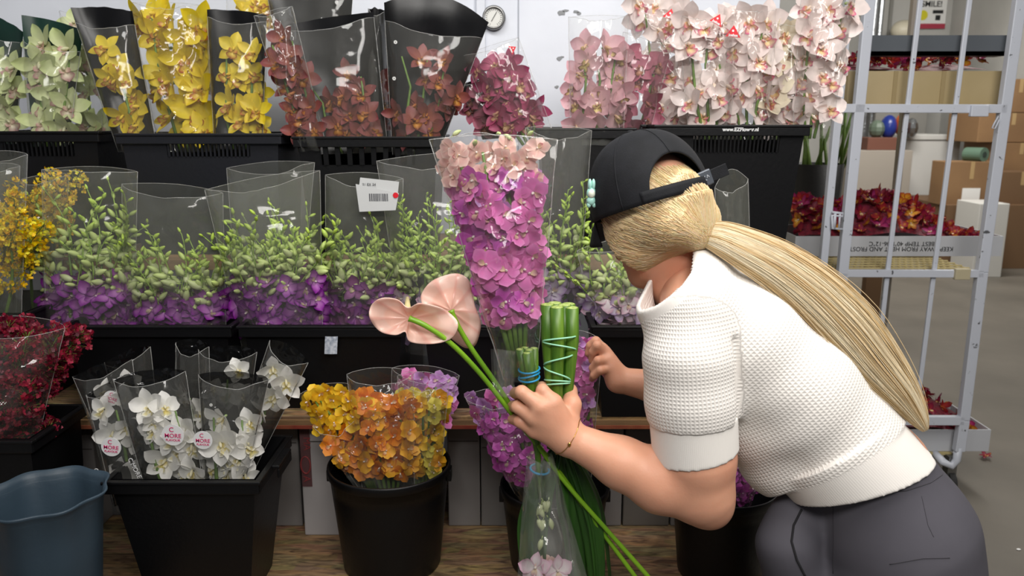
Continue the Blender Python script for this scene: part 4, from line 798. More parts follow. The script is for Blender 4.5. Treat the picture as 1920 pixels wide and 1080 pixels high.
# ================================================================ smooth bodies from blended solids
from mathutils.bvhtree import BVHTree
class Blend:
    """signed distance grid: rounded cones and ellipsoids melted together, then skinned"""
    def __init__(s, lo, hi, h):
        s.h = h; s.lo = np.array(lo, dtype=np.float32); n = np.ceil((np.array(hi)-np.array(lo))/h).astype(int)+1
        s.ax = [s.lo[i]+h*np.arange(n[i], dtype=np.float32) for i in range(3)]; s.F = np.full(n, .2, dtype=np.float32)
    def _sub(s, lo, hi, m):
        sl = []
        for i in range(3):
            a = max(0, int((lo[i]-m-s.lo[i])/s.h)); b = min(len(s.ax[i]), int((hi[i]+m-s.lo[i])/s.h)+2)
            if b <= a: return None
            sl.append(slice(a, b))
        g = np.meshgrid(*[s.ax[i][sl[i]] for i in range(3)], indexing='ij', sparse=True); return tuple(sl), g
    def _mix(s, sl, d, k, op='u'):
        A = s.F[sl]
        if op == 'u':
            h = np.clip(.5+.5*(A-d)/k, 0, 1); s.F[sl] = A*(1-h)+d*h-k*h*(1-h)
        else:
            d = -d; h = np.clip(.5-.5*(A-d)/k, 0, 1); s.F[sl] = A*(1-h)+d*h+k*h*(1-h)
    def cone(s, a, b, ra, rb, k=.02, op='u', grow=0):
        a = np.array(a, dtype=np.float32); b = np.array(b, dtype=np.float32); ra += grow; rb += grow; r = max(ra, rb)
        q = s._sub(np.minimum(a, b)-r, np.maximum(a, b)+r, k+2*s.h+.02)
        if q is None: return s
        sl, (X, Y, Z) = q; ba = b-a; L2 = float(ba @ ba)+1e-12
        t = np.clip(((X-a[0])*ba[0]+(Y-a[1])*ba[1]+(Z-a[2])*ba[2])/L2, 0, 1)
        d = np.sqrt((X-a[0]-t*ba[0])**2+(Y-a[1]-t*ba[1])**2+(Z-a[2]-t*ba[2])**2)-(ra+(rb-ra)*t); s._mix(sl, d, k, op); return s
    def chain(s, pts, rs, k=.02, grow=0):
        for i in range(len(pts)-1): s.cone(pts[i], pts[i+1], rs[i], rs[i+1], k, grow=grow)
        return s
    def ell(s, c, r, Rm=None, k=.02, op='u', grow=0):
        c = np.array(c, dtype=np.float32); r = [x+grow for x in r]; R_ = max(r); q = s._sub(c-R_, c+R_, k+2*s.h+.02)
        if q is None: return s
        sl, (X, Y, Z) = q; x, y, z = X-c[0], Y-c[1], Z-c[2]
        if Rm is not None: x, y, z = [Rm[i][0]*x+Rm[i][1]*y+Rm[i][2]*z for i in range(3)]
        k0 = np.sqrt((x/r[0])**2+(y/r[1])**2+(z/r[2])**2); k1 = np.sqrt((x/r[0]**2)**2+(y/r[1]**2)**2+(z/r[2]**2)**2)+1e-9
        d = k0*(k0-1)/k1; d = np.where(k0 < .02, -min(r), d); s._mix(sl, d.astype(np.float32), k, op); return s
    def shell(s, th): s.F = np.maximum(s.F, -(s.F+th)); return s
    def cut(s, p, n):                                  # keep the side where (x-p).n < 0
        X, Y, Z = np.meshgrid(*s.ax, indexing='ij', sparse=True); d = (X-p[0])*n[0]+(Y-p[1])*n[1]+(Z-p[2])*n[2]; s.F = np.maximum(s.F, d.astype(np.float32)); return s
    def ripple(s, fn):
        X, Y, Z = np.meshgrid(*s.ax, indexing='ij', sparse=True); s.F = (s.F+fn(X, Y, Z)).astype(np.float32); return s
    def skin(s, relax=2):
        F = s.F; F[0, :, :] = F[-1, :, :] = .1; F[:, 0, :] = F[:, -1, :] = .1; F[:, :, 0] = F[:, :, -1] = .1
        I = F < 0; nx, ny, nz = F.shape; C = np.zeros((nx-1, ny-1, nz-1), dtype=np.int8)
        for i in (0, 1):
            for j in (0, 1):
                for k in (0, 1): C += I[i:nx-1+i, j:ny-1+j, k:nz-1+k]
        act = np.argwhere((C > 0) & (C < 8)); idx = -np.ones(C.shape, dtype=np.int32); idx[tuple(act.T)] = np.arange(len(act))
        acc = np.zeros((len(act), 3)); cnt = np.zeros(len(act))
        cs = [(0, 0, 0), (1, 0, 0), (0, 1, 0), (1, 1, 0), (0, 0, 1), (1, 0, 1), (0, 1, 1), (1, 1, 1)]
        for a, b in ((0, 1), (2, 3), (4, 5), (6, 7), (0, 2), (1, 3), (4, 6), (5, 7), (0, 4), (1, 5), (2, 6), (3, 7)):
            A, B = np.array(cs[a]), np.array(cs[b]); fa = F[tuple((act+A).T)]; fb = F[tuple((act+B).T)]; m = (fa < 0) != (fb < 0)
            t = np.where(m, fa/(fa-fb+1e-12), 0); p = A+(B-A)*t[:, None]; acc += p*m[:, None]; cnt += m
        V = s.lo+(act+acc/cnt[:, None])*s.h; faces = []
        for ax in range(3):
            o1, o2 = [(1, 2), (2, 0), (0, 1)][ax]
            sl0 = [slice(0, n) for n in F.shape]; sl1 = list(sl0); sl0[ax] = slice(0, F.shape[ax]-1); sl1[ax] = slice(1, F.shape[ax])
            a, b = I[tuple(sl0)], I[tuple(sl1)]; e = np.argwhere(a != b); e = e[(e[:, o1] > 0) & (e[:, o2] > 0) & (e[:, o1] < F.shape[o1]-1) & (e[:, o2] < F.shape[o2]-1)]
            u = np.zeros(3, int); v = np.zeros(3, int); u[o1] = 1; v[o2] = 1
            q = np.stack([idx[tuple((e-u-v).T)], idx[tuple((e-v).T)], idx[tuple(e.T)], idx[tuple((e-u).T)]], 1); fl = a[tuple(e.T)]
            q[~fl] = q[~fl][:, ::-1]; faces.append(q)
        faces = np.concatenate(faces); faces = faces[(faces >= 0).all(1)]
        for _ in range(relax):
            S_ = np.zeros_like(V); n_ = np.zeros(len(V))
            for i in range(4):
                a, b = faces[:, i], faces[:, (i+1) % 4]; np.add.at(S_, a, V[b]); np.add.at(n_, a, 1); np.add.at(S_, b, V[a]); np.add.at(n_, b, 1)
            V = V*.45+.55*S_/np.maximum(n_, 1)[:, None]
        return V, faces
def np_mesh(name, VF, mats, pat=None):
    V, Fc = VF; me = bpy.data.meshes.new(name); me.vertices.add(len(V)); me.vertices.foreach_set('co', np.asarray(V, dtype=np.float32).ravel())
    k = Fc.shape[1]; me.loops.add(len(Fc)*k); me.loops.foreach_set('vertex_index', Fc.astype(np.int32).ravel()); me.polygons.add(len(Fc))
    me.polygons.foreach_set('loop_start', np.arange(0, len(Fc)*k, k, dtype=np.int32)); me.update(calc_edges=True); me.polygons.foreach_set('use_smooth', np.ones(len(Fc), dtype=bool))
    for m in mats if isinstance(mats, (list, tuple)) else [mats]: me.materials.append(m)
    if pat is not None:
        a = me.attributes.new('pat', 'FLOAT_VECTOR', 'POINT'); a.data.foreach_set('vector', np.asarray(pat, dtype=np.float32).ravel())
    return me
def np_obj(name, VF, mats, parent, pat=None):
    me = np_mesh(name, VF, mats, pat); o = bpy.data.objects.new(name, me); COL.objects.link(o)
    if parent: adopt(o, parent)
    return o
def joinVF(*L):
    V = []; Fs = []; n = 0
    for v, f in L: V.append(v); Fs.append(f+n); n += len(v)
    return np.concatenate(V), np.concatenate(Fs)
def bvh(VF): return BVHTree.FromPolygons([tuple(p) for p in VF[0]], [tuple(int(i) for i in f) for f in VF[1]])
CAMP = Vector((0, 0, H))
def onto(tree, px, py, off=.001, miss=None):
    r = ray(px, py).normalized(); h = tree.ray_cast(CAMP, r)
    return (h[0]-r*off) if h[0] is not None else miss
# ================================================================ the person
YS = 1.38
PB = thing('person', 'person in white knit top and grey trousers bending over the flowers, long blonde ponytail', 'person', (.56, YS, 0))
M_skin = mat('skin', '#dba285', .45, col2='#d09478', nscale=9, sss=.25, spec=.4, bump=.06, bscale=260)
# joints
W3 = lambda x, y, Y: P(x, y, Y)
hC = P(1222, 402, YS); hf = Vector((-.50, .70, -.50)).normalized(); hs = hf.cross(Vector((0, 0, 1))).normalized(); hu = hs.cross(hf).normalized()
Rh = [list(hs), list(hf), list(hu)]
def hp(s, f, u): return hC + hs*s + hf*f + hu*u
sp = [P(1290, 548, YS), P(1362, 615, YS), P(1455, 704, YS), P(1532, 790, YS), P(1594, 858, YS), P(1628, 960, YS)]
shN, shFar = P(1292, 602, 1.235), P(1325, 610, 1.53)
elN, wrN = P(1314, 922, 1.235), P(1064, 820, 1.262)
elF, wrF = P(1335, 742, 1.60), P(1160, 712, 1.64)
def torso(B, grow=0, up=0):
    for dy in (-.075, 0, .075):
        o = Vector((0, dy, 0)); B.chain([p+o for p in sp[up:]], [.06, .088, .098, .094, .10, .135][up:], .03, grow=grow)
    B.cone(shN+Vector((.02, .03, 0)), shFar+Vector((0, -.01, 0)), .046, .046, .04, grow=grow)
    return B
# --- low body: torso and legs
lo, hi = (.05, .98, -.0), (1.0, 1.75, 1.5)
B = Blend(lo, hi, .007); torso(B)
hip = sp[5]; kneeN, kneeF = Vector((.53, 1.23, .46)), Vector((.76, 1.42, .46)); anN, anF = Vector((.60, 1.22, .09)), Vector((.84, 1.42, .09))
for kn, an, dy in ((kneeN, anN, -.09), (kneeF, anF, .09)):
    B.chain([hip+Vector((0, dy, -.03)), kn, an], [.095, .058, .035], .03)
    B.cone(an+Vector((.02, 0, -.05)), an+Vector((-.15, -.0, -.065)), .03, .02, .02)
VF_low = B.skin()
# --- head and neck
B = Blend(hC-Vector((.2, .2, .25)), hC+Vector((.22, .2, .2)), .0028)
B.ell(hp(0, -.008, .018), (.073, .092, .092), Rh, .02)
B.ell(hp(0, .022, -.035), (.056, .068, .080), Rh, .03)
B.cone(hp(0, .058, -.082), hp(0, .066, -.090), .021, .019, .025)                       # chin
for q in (-1, 1):
    B.cone(hp(q*.050, -.012, -.055), hp(q*.018, .060, -.090), .020, .016, .02)         # jaw
    B.ell(hp(q*.034, .066, -.022), (.018, .012, .014), Rh, .015)                       # cheekbone
    B.ell(hp(q*.030, .084, .006), (.015, .011, .010), Rh, .008, 's')                   # eye socket
    B.ell(hp(q*.030, .073, .005), (.0125, .0125, .0125), Rh, .002)                     # eye
    B.ell(hp(q*.074, -.010, -.010), (.006, .017, .028), Rh, .006); B.ell(hp(q*.080, -.006, -.008), (.004, .010, .017), Rh, .003, 's')   # ear
B.chain([hp(0, .086, .008), hp(0, .100, -.022), hp(0, .106, -.034)], [.007, .009, .010], .010)   # nose
for q in (-1, 1): B.cone(hp(q*.010, .096, -.036), hp(q*.011, .092, -.038), .007, .006, .004)
B.cone(hp(-.016, .087, -.058), hp(.016, .087, -.058), .005, .005, .004); B.cone(hp(-.014, .085, -.067), hp(.014, .085, -.067), .006, .006, .004)   # lips
B.cone(hp(-.02, .092, -.0625), hp(.02, .092, -.0625), .0015, .0015, .002, 's')
B.chain([hp(0, -.028, -.04), P(1262, 492, YS), P(1292, 540, YS), P(1310, 580, YS)], [.050, .052, .060, .07], .02)
VF_head = B.skin()
# --- arms with hands
def fing(B, pts, rs, k=.004): B.chain([P(*p) for p in pts], rs, k)
B = Blend((-.02, 1.14, .80), (.42, 1.40, 1.35), .0021)
B.chain([shN+Vector((.012, .012, 0)), P(1298, 700, 1.236), P(1301, 790, 1.236), P(1306, 860, 1.234), elN], [.048, .055, .058, .061, .051], .02)
B.chain([elN, P(1238, 902, 1.238), P(1165, 868, 1.248), wrN], [.051, .050, .041, .0275], .02)
B.cone(P(1333, 952, 1.235), elN, .034, .045, .02)
mcp = [(1037, 756, 1.252), (1014, 763, 1.246), (1001, 782, 1.249), (1003, 806, 1.258)]
for m_, r_ in zip(mcp, (.0165, .0165, .0155, .0145)): B.cone(wrN, P(*m_), .024, r_, .014)
B.cone(P(1050, 800, 1.268), P(1022, 778, 1.268), .024, .018, .014)
B.chain([P(1064, 800, 1.272), P(1072, 758, 1.283), P(1068, 733, 1.312), P(1052, 722, 1.345)], [.020, .0150, .0115, .0095], .009)    # thumb
fing(B, [mcp[0], (1017, 732, 1.258), (1016, 726, 1.292), (1032, 736, 1.316)], [.0150, .0105, .0092, .0080])
fing(B, [mcp[1], (978, 735, 1.252), (967, 737, 1.286), (984, 748, 1.312)], [.0145, .0108, .0095, .0082])
fing(B, [mcp[2], (970, 763, 1.258), (962, 762, 1.290), (980, 768, 1.314)], [.0140, .0102, .0090, .0080])
fing(B, [mcp[3], (974, 790, 1.262), (962, 786, 1.286), (974, 786, 1.308)], [.0130, .0098, .0086, .0075])
B.cone(P(1232, 868, 1.181), P(1258, 916, 1.176), .0035, .0025, .008, 's')
VF_armN = B.skin(1)
B = Blend((.12, 1.44, .90), (.48, 1.76, 1.36), .0025)
B.chain([shFar, elF], [.055, .042], .02); B.chain([elF, P(1240, 727, 1.625), wrF], [.042, .037, .0265], .02)
rm = [(1128, 655, 1.665), (1134, 662, 1.650), (1140, 676, 1.640), (1146, 690, 1.637)]
for m_ in rm: B.cone(wrF, P(*m_), .022, .0145, .012)
fing(B, [rm[0], (1117, 640, 1.668), (1107, 648, 1.672), (1103, 662, 1.674)], [.0135, .0105, .0092, .0080])
fing(B, [rm[1], (1120, 648, 1.640), (1112, 660, 1.646), (1110, 676, 1.655)], [.0135, .0105, .0092, .0080], .003)
fing(B, [rm[2], (1122, 676, 1.628), (1112, 690, 1.640), (1112, 701, 1.652)], [.0130, .0100, .0090, .0078], .003)
fing(B, [rm[3], (1126, 694, 1.622), (1114, 704, 1.632), (1110, 710, 1.648)], [.0120, .0092, .0082, .0072], .003)
B.chain([P(1150, 706, 1.66), P(1134, 690, 1.675), P(1117, 676, 1.680), P(1106, 664, 1.678)], [.019, .014, .0105, .0085], .006)
VF_armF = B.skin(1)
body = np_obj('body', joinVF(VF_low, VF_head, VF_armN, VF_armF), M_skin, PB)
T_armN = bvh(VF_armN)
# --- face details
def hball(nm, s, f, u, r, m): 
    o = MB().ell(hp(s, f, u), r, 12, 8, rot=Matrix((hs, hf, hu)).transposed()).build(nm, m, PB, smooth=True); return o
M_lip = mat('lip_skin', '#b0605c', .4)
for q in (-1, 1):
    hball('eye', q*.030, .0795, .005, (.008, .0075, .0055), mat('eye_white', '#e8e4de', .2)); hball('iris', q*.030, .0858, .004, (.0035, .0018, .0035), mat('iris_brown', '#4a3020', .2))
    b = MB(); b.tube([hp(q*.016, .093, .024), hp(q*.030, .092, .028), hp(q*.044, .080, .024)], [.0015, .0022, .001], 6); b.build('eyebrow', mat('brow_hair', '#a8834c', .6), PB, smooth=True)
# --- knit top
def knit():
    m = bpy.data.materials.new('waffle_knit'); m.use_nodes = True; N = m.node_tree.nodes; L = m.node_tree.links; b = N['Principled BSDF']
    b.inputs['Base Color'].default_value = (*lin('#ece7e1'), 1); b.inputs['Roughness'].default_value = .85; b.inputs['Specular IOR Level'].default_value = .2
    b.inputs['Sheen Weight'].default_value = .15; b.inputs['Subsurface Weight'].default_value = .0
    a = N.new('ShaderNodeAttribute'); a.attribute_name = 'pat'; sx = N.new('ShaderNodeSeparateXYZ'); L.new(a.outputs['Vector'], sx.inputs[0])
    def mth(op, x, y=None):
        n = N.new('ShaderNodeMath'); n.operation = op
        for i, q in enumerate((x, y)):
            if q is None: continue
            if isinstance(q, (int, float)): n.inputs[i].default_value = q
            else: L.new(q, n.inputs[i])
        return n.outputs[0]
    k = 2*math.pi/.0060
    u = mth('SINE', mth('MULTIPLY', sx.outputs[0], k)); v = mth('SINE', mth('MULTIPLY', sx.outputs[1], k*.95))
    g = mth('MULTIPLY', mth('MAXIMUM', u, v), sx.outputs[2])
    rib = mth('MULTIPLY', mth('SINE', mth('MULTIPLY', sx.outputs[0], 2*math.pi/.0030)), mth('MULTIPLY', mth('SUBTRACT', 1, sx.outputs[2]), .10))
    hgt = mth('ADD', g, rib)
    nz = N.new('ShaderNodeTexNoise'); nz.inputs['Scale'].default_value = 700; L.new(N.new('ShaderNodeTexCoord').outputs['Object'], nz.inputs[0])
    hgt = mth('ADD', hgt, mth('MULTIPLY', nz.outputs['Fac'], .25))
    bp = N.new('ShaderNodeBump'); bp.inputs['Strength'].default_value = .55; bp.inputs['Distance'].default_value = .0009; L.new(hgt, bp.inputs['Height']); L.new(bp.outputs[0], b.inputs['Normal']); return m
M_knit = knit()
def axpat(V, a, b, flag=1.0, ref=Vector((0, 0, 1)), rad=.1):
    a = np.array(a); d = np.array(b)-a; d /= np.linalg.norm(d); e1 = np.cross(d, np.array(ref)); e1 /= np.linalg.norm(e1); e2 = np.cross(d, e1)
    q = V-a; t = q @ d; ang = np.arctan2(q @ e2, q @ e1); return np.stack([ang*rad, t, np.full(len(V), flag)], 1)
hemA, hemB, hemC = P(1462, 940, 1.31), P(1757, 822, 1.40), P(1610, 930, 1.215); hn = (hemB-hemA).cross(hemC-hemA); hn = hn if hn.z < 0 else -hn; hn.normalize()
bandoff = .062
bA, bB_, bC_ = P(1455, 918, 1.31), P(1722, 738, 1.40), P(1600, 866, 1.215); bn = (bB_-bA).cross(bC_-bA); bn = bn if bn.z < 0 else -bn; bn.normalize()
def top(B, grow):
    torso(B, .012+grow)
    B.cone(P(1300, 540, YS), P(1362, 615, YS), .062, .09, .03, grow=grow)
    for dy in (-.06, .03): B.cone(P(1474, 850, YS+dy), P(1502, 905, YS+dy), .074, .046, .035, grow=grow)      # bloused belly
    for dy in (-.06, .03): B.cone(P(1425, 770, YS+dy), P(1470, 850, YS+dy), .085, .08, .03, grow=grow)
    B.cone(P(1292, 565, 1.262), P(1310, 690, 1.255), .062, .060, .03, grow=grow)                                 # joins to sleeve
    return B
shl, dsl = P(1288, 592, 1.24), None; elS = P(1308, 922, 1.235); dsl = (elS-shl).normalized(); f_end = .234
def arm_shape(B, sh, d, f_end, near=True):
    B.chain([sh+Vector((.012, .012, -.004)), sh+d*.07, sh+d*.14, sh+d*f_end], [.060, .071, .073, .069], .02)
    return B
SLO, SHI, SH = (.10, 1.12, .85), (.88, 1.74, 1.42), .0032
B = Blend(SLO, SHI, SH); top(B, 0)
def folds(X, Y, Z):
    t = (X*.62-Z*.78)*62; return .0042*np.sin(t+Y*8)*np.exp(-(((X-.40)/.09)**2+((Z-.98)/.09)**2))
B.ripple(folds)
B.cut(bA, bn)
nk = Vector((-.68, -.05, .73)).normalized(); NKP = P(1247, 500, 1.34)
Bb = Blend(SLO, SHI, SH)                                   # the smooth band round the waist
for dy in (-.085, 0, .085): Bb.cone(sp[3]+Vector((-.012, dy, 0)), sp[4]+Vector((-.006, dy, -.02)), .112, .122, .03)
Bb.cone(P(1478, 895, YS-.03), P(1490, 930, YS-.03), .035, .033, .03)
Bb.cut(hemA, hn).cut(bA-bn*.02, -bn)
As = Blend(SLO, SHI, SH); arm_shape(As, shl, dsl, f_end); As.cut(shl+dsl*(f_end-.060), dsl)
dF = (elF+Vector((0, 0, -.02))-shFar).normalized(); Af = Blend(SLO, SHI, SH); arm_shape(Af, shFar, dF, .17); Af.cut(shFar+dF*.16, dF)
def smin(a, b, k): h = np.clip(.5+.5*(a-b)/k, 0, 1); return (a*(1-h)+b*h-k*h*(1-h)).astype(np.float32)
seam_n = Vector((-.35, -.9, .1)).normalized()
B.cone(P(1300, 512, 1.345), P(1262, 568, 1.27), .062, .060, .03); B.cone(P(1306, 518, 1.40), P(1290, 545, 1.45), .055, .055, .03)
B.F = smin(B.F, As.F, .022); B.F = smin(B.F, Af.F, .03); B.F = smin(B.F, Bb.F, .006)
B.cone(P(1378, 640, 1.20), P(1390, 800, 1.20), .004, .010, .012, 's')                  # crease under the arm
B.shell(.008); B.cut(NKP, nk)
VF_top = B.skin(1); V = VF_top[0]; p1 = axpat(V, sp[1], sp[4], 1.0, Vector((0, 1, 0)), .16); p2 = axpat(V, shl, elS, 1.0, Vector((0, 1, 0)), .07); p3 = axpat(V, shFar, elF, 1.0, Vector((0, 1, 0)), .07)
def segd(V, a, b): a = np.array(a); d = np.array(b)-a; t = np.clip(((V-a) @ d)/(d @ d), 0, 1); return np.linalg.norm(V-a-t[:, None]*d, axis=1)
near = (segd(V, shl+dsl*.03, shl+dsl*f_end) < .082) & ((V-np.array(shl+Vector((.02, .0, 0)))) @ np.array(Vector((-.75, -.65, 0)).normalized()) > -.035); far = segd(V, shFar, shFar+dF*.2) < .085
pt = np.where(near[:, None], p2, np.where(far[:, None], p3, p1)); pt[:, 2] = np.where((V-np.array(bA)) @ np.array(bn) > 0, 0, pt[:, 2]); pt[:, 2] *= np.where(((V-np.array(NKP)) @ np.array(nk)) > -.014, 0, 1)
shirt = np_obj('knit_top', VF_top, M_knit, PB, pt); T_top = bvh(VF_top)
def cuff(sh, el, d, f_end, rad, slo, shi):
    B = Blend(slo, shi, .003); B.chain([sh+d*.08, sh+d*(f_end+.05)], [rad+.001, rad-.002], .02); n2 = (d*.98+Vector((.10, 0, 0))).normalized(); e = sh+d*f_end
    B.shell(.0055).cut(e, n2).cut(sh+d*(f_end-.066), -d); V = B.skin(1); np_obj('sleeve_cuff', V, M_knit, PB, axpat(V[0], sh, el, 0.0, Vector((0, 1, 0)), .07))
cuff(shl, elS, dsl, f_end, .0715, (.12, 1.12, .88), (.42, 1.40, 1.2))
cuff(shFar, elF, dF, .20, .072, (.16, 1.40, .90), (.46, 1.74, 1.30))
# --- trousers
M_trs = mat('grey_twill', '#55535a', .8, col2='#4d4b52', nscale=6, spec=.2)
B = Blend((.22, 1.02, .02), (1.02, 1.74, 1.06), .0042)
for dy in (-.09, 0, .09): B.chain([sp[4]+Vector((0, dy*.9, .0)), sp[5]+Vector((.005, dy, 0)), P(1640, 1060, YS)+Vector((0, dy, 0))], [.108, .132, .142], .03)
B.ell(P(1672, 1000, YS), (.13, .165, .13), None, .04)
for kn, an, dy in ((kneeN, anN, -.09), (kneeF, anF, .09)):
    B.chain([P(1635, 1040, YS)+Vector((0, dy, 0)), kn+Vector((.02, 0, .05)), an+Vector((0, 0, -.02))], [.135, .105, .12], .03)
B.cone(P(1512, 985, 1.33), P(1520, 1100, 1.32), .05, .075, .03); B.chain([P(1500, 935, 1.30), P(1486, 975, 1.285), P(1473, 1022, 1.27), P(1488, 1100, 1.27)], [.030, .036, .044, .052], .03)
gr = [(1508, 948, 1.245), (1491, 980, 1.242), (1488, 1015, 1.24), (1500, 1055, 1.235), (1522, 1100, 1.23)]
tN = (sp[4]-sp[3]).normalized()
B.cut(hemA-hn*.016, -hn).cut(Vector((0, 0, .035)), Vector((0, 0, -1)))
VF_tr = B.skin(2); tr = np_obj('trousers', VF_tr, M_trs, PB); T_tr = bvh(VF_tr)
M_seam = mat('seam_thread', '#3a383e', .9)
def seam(nm, pts, r=.0009, tree=None, m=M_seam):
    q = []
    for i in range(len(pts)-1):
        for k in range(8): f = k/8; q.append(onto(tree or T_tr, pts[i][0]*(1-f)+pts[i+1][0]*f, pts[i][1]*(1-f)+pts[i+1][1]*f, .0002))
    q = [x for x in q if x is not None]
    if len(q) > 2: MB().tube(q, r, 5).build(nm, m, tr, smooth=True)
seam('pleat_shade_line', [(1503, 955), (1488, 985), (1484, 1015), (1494, 1050), (1512, 1085)], .0022, m=mat('fold_shade', '#1c1b1f', .95)); seam('waist_seam', [(1575, 928), (1640, 925), (1700, 920), (1745, 905), (1770, 888)])  # first one is a near-black tube painting the shade of the pleat gap
seam('pocket_seam', [(1668, 1058), (1730, 1047), (1788, 1046)]); seam('side_seam', [(1562, 950), (1563, 1010), (1562, 1085)], .0006); seam('dart_seam', [(1728, 930), (1740, 985), (1752, 1010)], .0005)
# shoes
M_shoe = mat('white_sneaker', '#c9c7c2', .5); M_sole = mat('sneaker_sole', '#8d8a84', .6)
for an in (anN, anF):
    B = Blend(an-Vector((.22, .1, .09)), an+Vector((.12, .1, .10)), .004); B.cone(an+Vector((.03, 0, -.035)), an+Vector((-.14, 0, -.052)), .045, .034, .02); B.cone(an, an+Vector((.01, 0, -.04)), .045, .05, .02)
    B.cut((0, 0, .012), (0, 0, -1)); sh_ = np_obj('shoe', B.skin(1), M_shoe, PB)
    b = MB(); n = 24; ring = [(an.x-.055+.115*math.cos(t_)*(1), an.y+.044*math.sin(t_)) for t_ in [2*math.pi*q/n for q in range(n)]]
    b.add([(x, y, 0) for x, y in ring]+[(x, y, .016) for x, y in ring], [tuple(range(n))[::-1], tuple(range(n, 2*n))]+[(q, (q+1) % n, n+(q+1) % n, n+q) for q in range(n)]); o = b.build('sole', M_sole, None, bevel=.003); adopt(o, sh_)
# --- hair
cu = Vector((-.27, .20, .93)).normalized(); cb = Vector((.42, -.90, 0)); cb = (cb-cu*cb.dot(cu)).normalized(); cs_ = cu.cross(cb).normalized()
cC = P(1218, 374, YS); CR = (.101, .106, .118)
M_hair = mat('blonde_hair', rough=.45, attr=True, spec=.45, transl=.3); M_hair.node_tree.nodes['Principled BSDF'].inputs['Anisotropic'].default_value = .5
HC = [lin(x) for x in ('#f0dab0', '#e8cc98', '#f8ecd0', '#e6ca98', '#f0dab0', '#d0a96c')]
tie = P(1303, 438, 1.305)
B = Blend(hC-Vector((.18, .2, .2)), hC+Vector((.22, .18, .18)), .0032)
B.ell(hp(0, -.004, .014), (.083, .094, .094), Rh, .02)
B.ell(hp(0, -.010, -.030), (.078, .074, .066), Rh, .02)
B.ell(hp(-.034, .028, -.040), (.048, .052, .056), Rh, .02)
B.ell(hp(.034, .028, -.040), (.048, .052, .056), Rh, .02)
for q in (-1, 1): B.cone(hp(q*.052, -.005, -.022), hp(q*.022, -.068, -.045), .028, .036, .02)
B.cone(hp(0, -.085, -.01), tie, .040, .014, .03); B.cone(hp(-.03, -.060, -.045), tie, .030, .012, .03); B.cone(hp(.03, -.060, -.045), tie, .030, .012, .03)
B.cut(hp(0, .056, 0), (hf*.93-hu*.34).normalized())
X, Y, Z = np.meshgrid(*B.ax, indexing='ij', sparse=True)
def dotg(v): return (X-cC[0])*v[0]+(Y-cC[1])*v[1]+(Z-cC[2])*v[2]
kx, ky, kz = dotg(cs_)/(CR[0]-.004), dotg(cb)/(CR[1]-.004), dotg(cu)/(CR[2]-.004)
B.F = np.maximum(B.F, np.minimum((np.sqrt(kx**2+ky**2+kz**2)-1)*.1, dotg(cu)+.014)).astype(np.float32)
VF_hair = B.skin(2); T_hair = bvh(VF_hair)
hair = np_obj('hair', VF_hair, mat('blonde_underlayer', '#e2c492', .5, col2='#ecd4a6', nscale=14, nstretch=(1, 1, 5)), PB)
def strands(paths, rad, cols, name, parent, m=None):
    """paths: N x K x 3; thin three sided hairs"""
    Pn = np.asarray(paths); N_, K = Pn.shape[:2]; T = np.gradient(Pn, axis=1); T /= np.linalg.norm(T, axis=2, keepdims=True)+1e-9
    up = np.array([.3, -1., .2]); A = np.cross(T, up); A /= np.linalg.norm(A, axis=2, keepdims=True)+1e-9; Bn = np.cross(T, A)
    taper = np.concatenate([np.ones(K-3), [.8, .5, .15]])[None, :, None]; V = []
    for q in range(3): g = 2*math.pi*q/3; V.append(Pn+(A*math.cos(g)+Bn*math.sin(g))*rad*taper)
    V = np.stack(V, 2).reshape(-1, 3); base = (np.arange(N_)[:, None, None]*K+np.arange(K-1)[None, :, None])*3; q = np.arange(3)[None, None, :]; q1 = (q+1) % 3
    Fc = np.stack([base+q, base+q1, base+3+q1, base+3+q], -1).reshape(-1, 4)
    me = np_mesh(name, (V, Fc), m or M_hair); at = me.color_attributes.new('Col', 'FLOAT_COLOR', 'POINT')
    c = np.repeat(np.concatenate([cols, np.ones((N_, 1))], 1), K*3, axis=0); at.data.foreach_set('color', c.astype(np.float32).ravel())
    o = bpy.data.objects.new(name, me); COL.objects.link(o); adopt(o, parent); return o
rn = random.Random(9); paths = []; cols = []
tries = 0
while len(paths) < 3600 and tries < 14000:
    tries += 1; a = rn.uniform(-math.pi, math.pi); uu = rn.uniform(-.9, .55)
    d = (hs*math.sin(a)+hf*math.cos(a))*math.sqrt(1-uu*uu)+hu*uu
    if d.dot(hf) > .62: continue
    h0 = T_hair.find_nearest(hC+d*.16)[0]
    if (h0-hp(0, .056, 0)).dot((hf*.93-hu*.34).normalized()) > -.001 or (tie-h0).length < .02: continue
    tj = tie+Vector((rn.gauss(0, .005), rn.gauss(0, .003), rn.gauss(0, .006))); row = []; lift = rn.uniform(.0002, .0010)
    for k in range(12):
        f = k/11; p = h0.lerp(tj, f); mid = math.sin(math.pi*f); p = p + (p-hC).normalized()*.04*mid*(1-f) + Vector((0, 0, -.010))*mid*(h0.z < tie.z)
        h_ = T_hair.find_nearest(p); n_ = h_[1]; q_ = h_[0]; 
        if (q_-hC).dot(n_) < 0: n_ = -n_
        row.append(q_+n_*lift if f < .93 else (q_+n_*lift).lerp(tj, (f-.86)/.14))
    for _ in range(3): row = [row[0]]+[(row[q-1]+row[q]*2+row[q+1])*.25 for q in range(1, 11)]+[row[11]]
    paths.append([tuple(x) for x in row]); c = rn.choice(HC[:5] if rn.random() < .85 else HC); c = mixc(c, HC[1], .45); cols.append([x*rn.uniform(.9, 1.05) for x in c])
strands(paths, .00062, np.array(cols), 'hair_strands', hair)
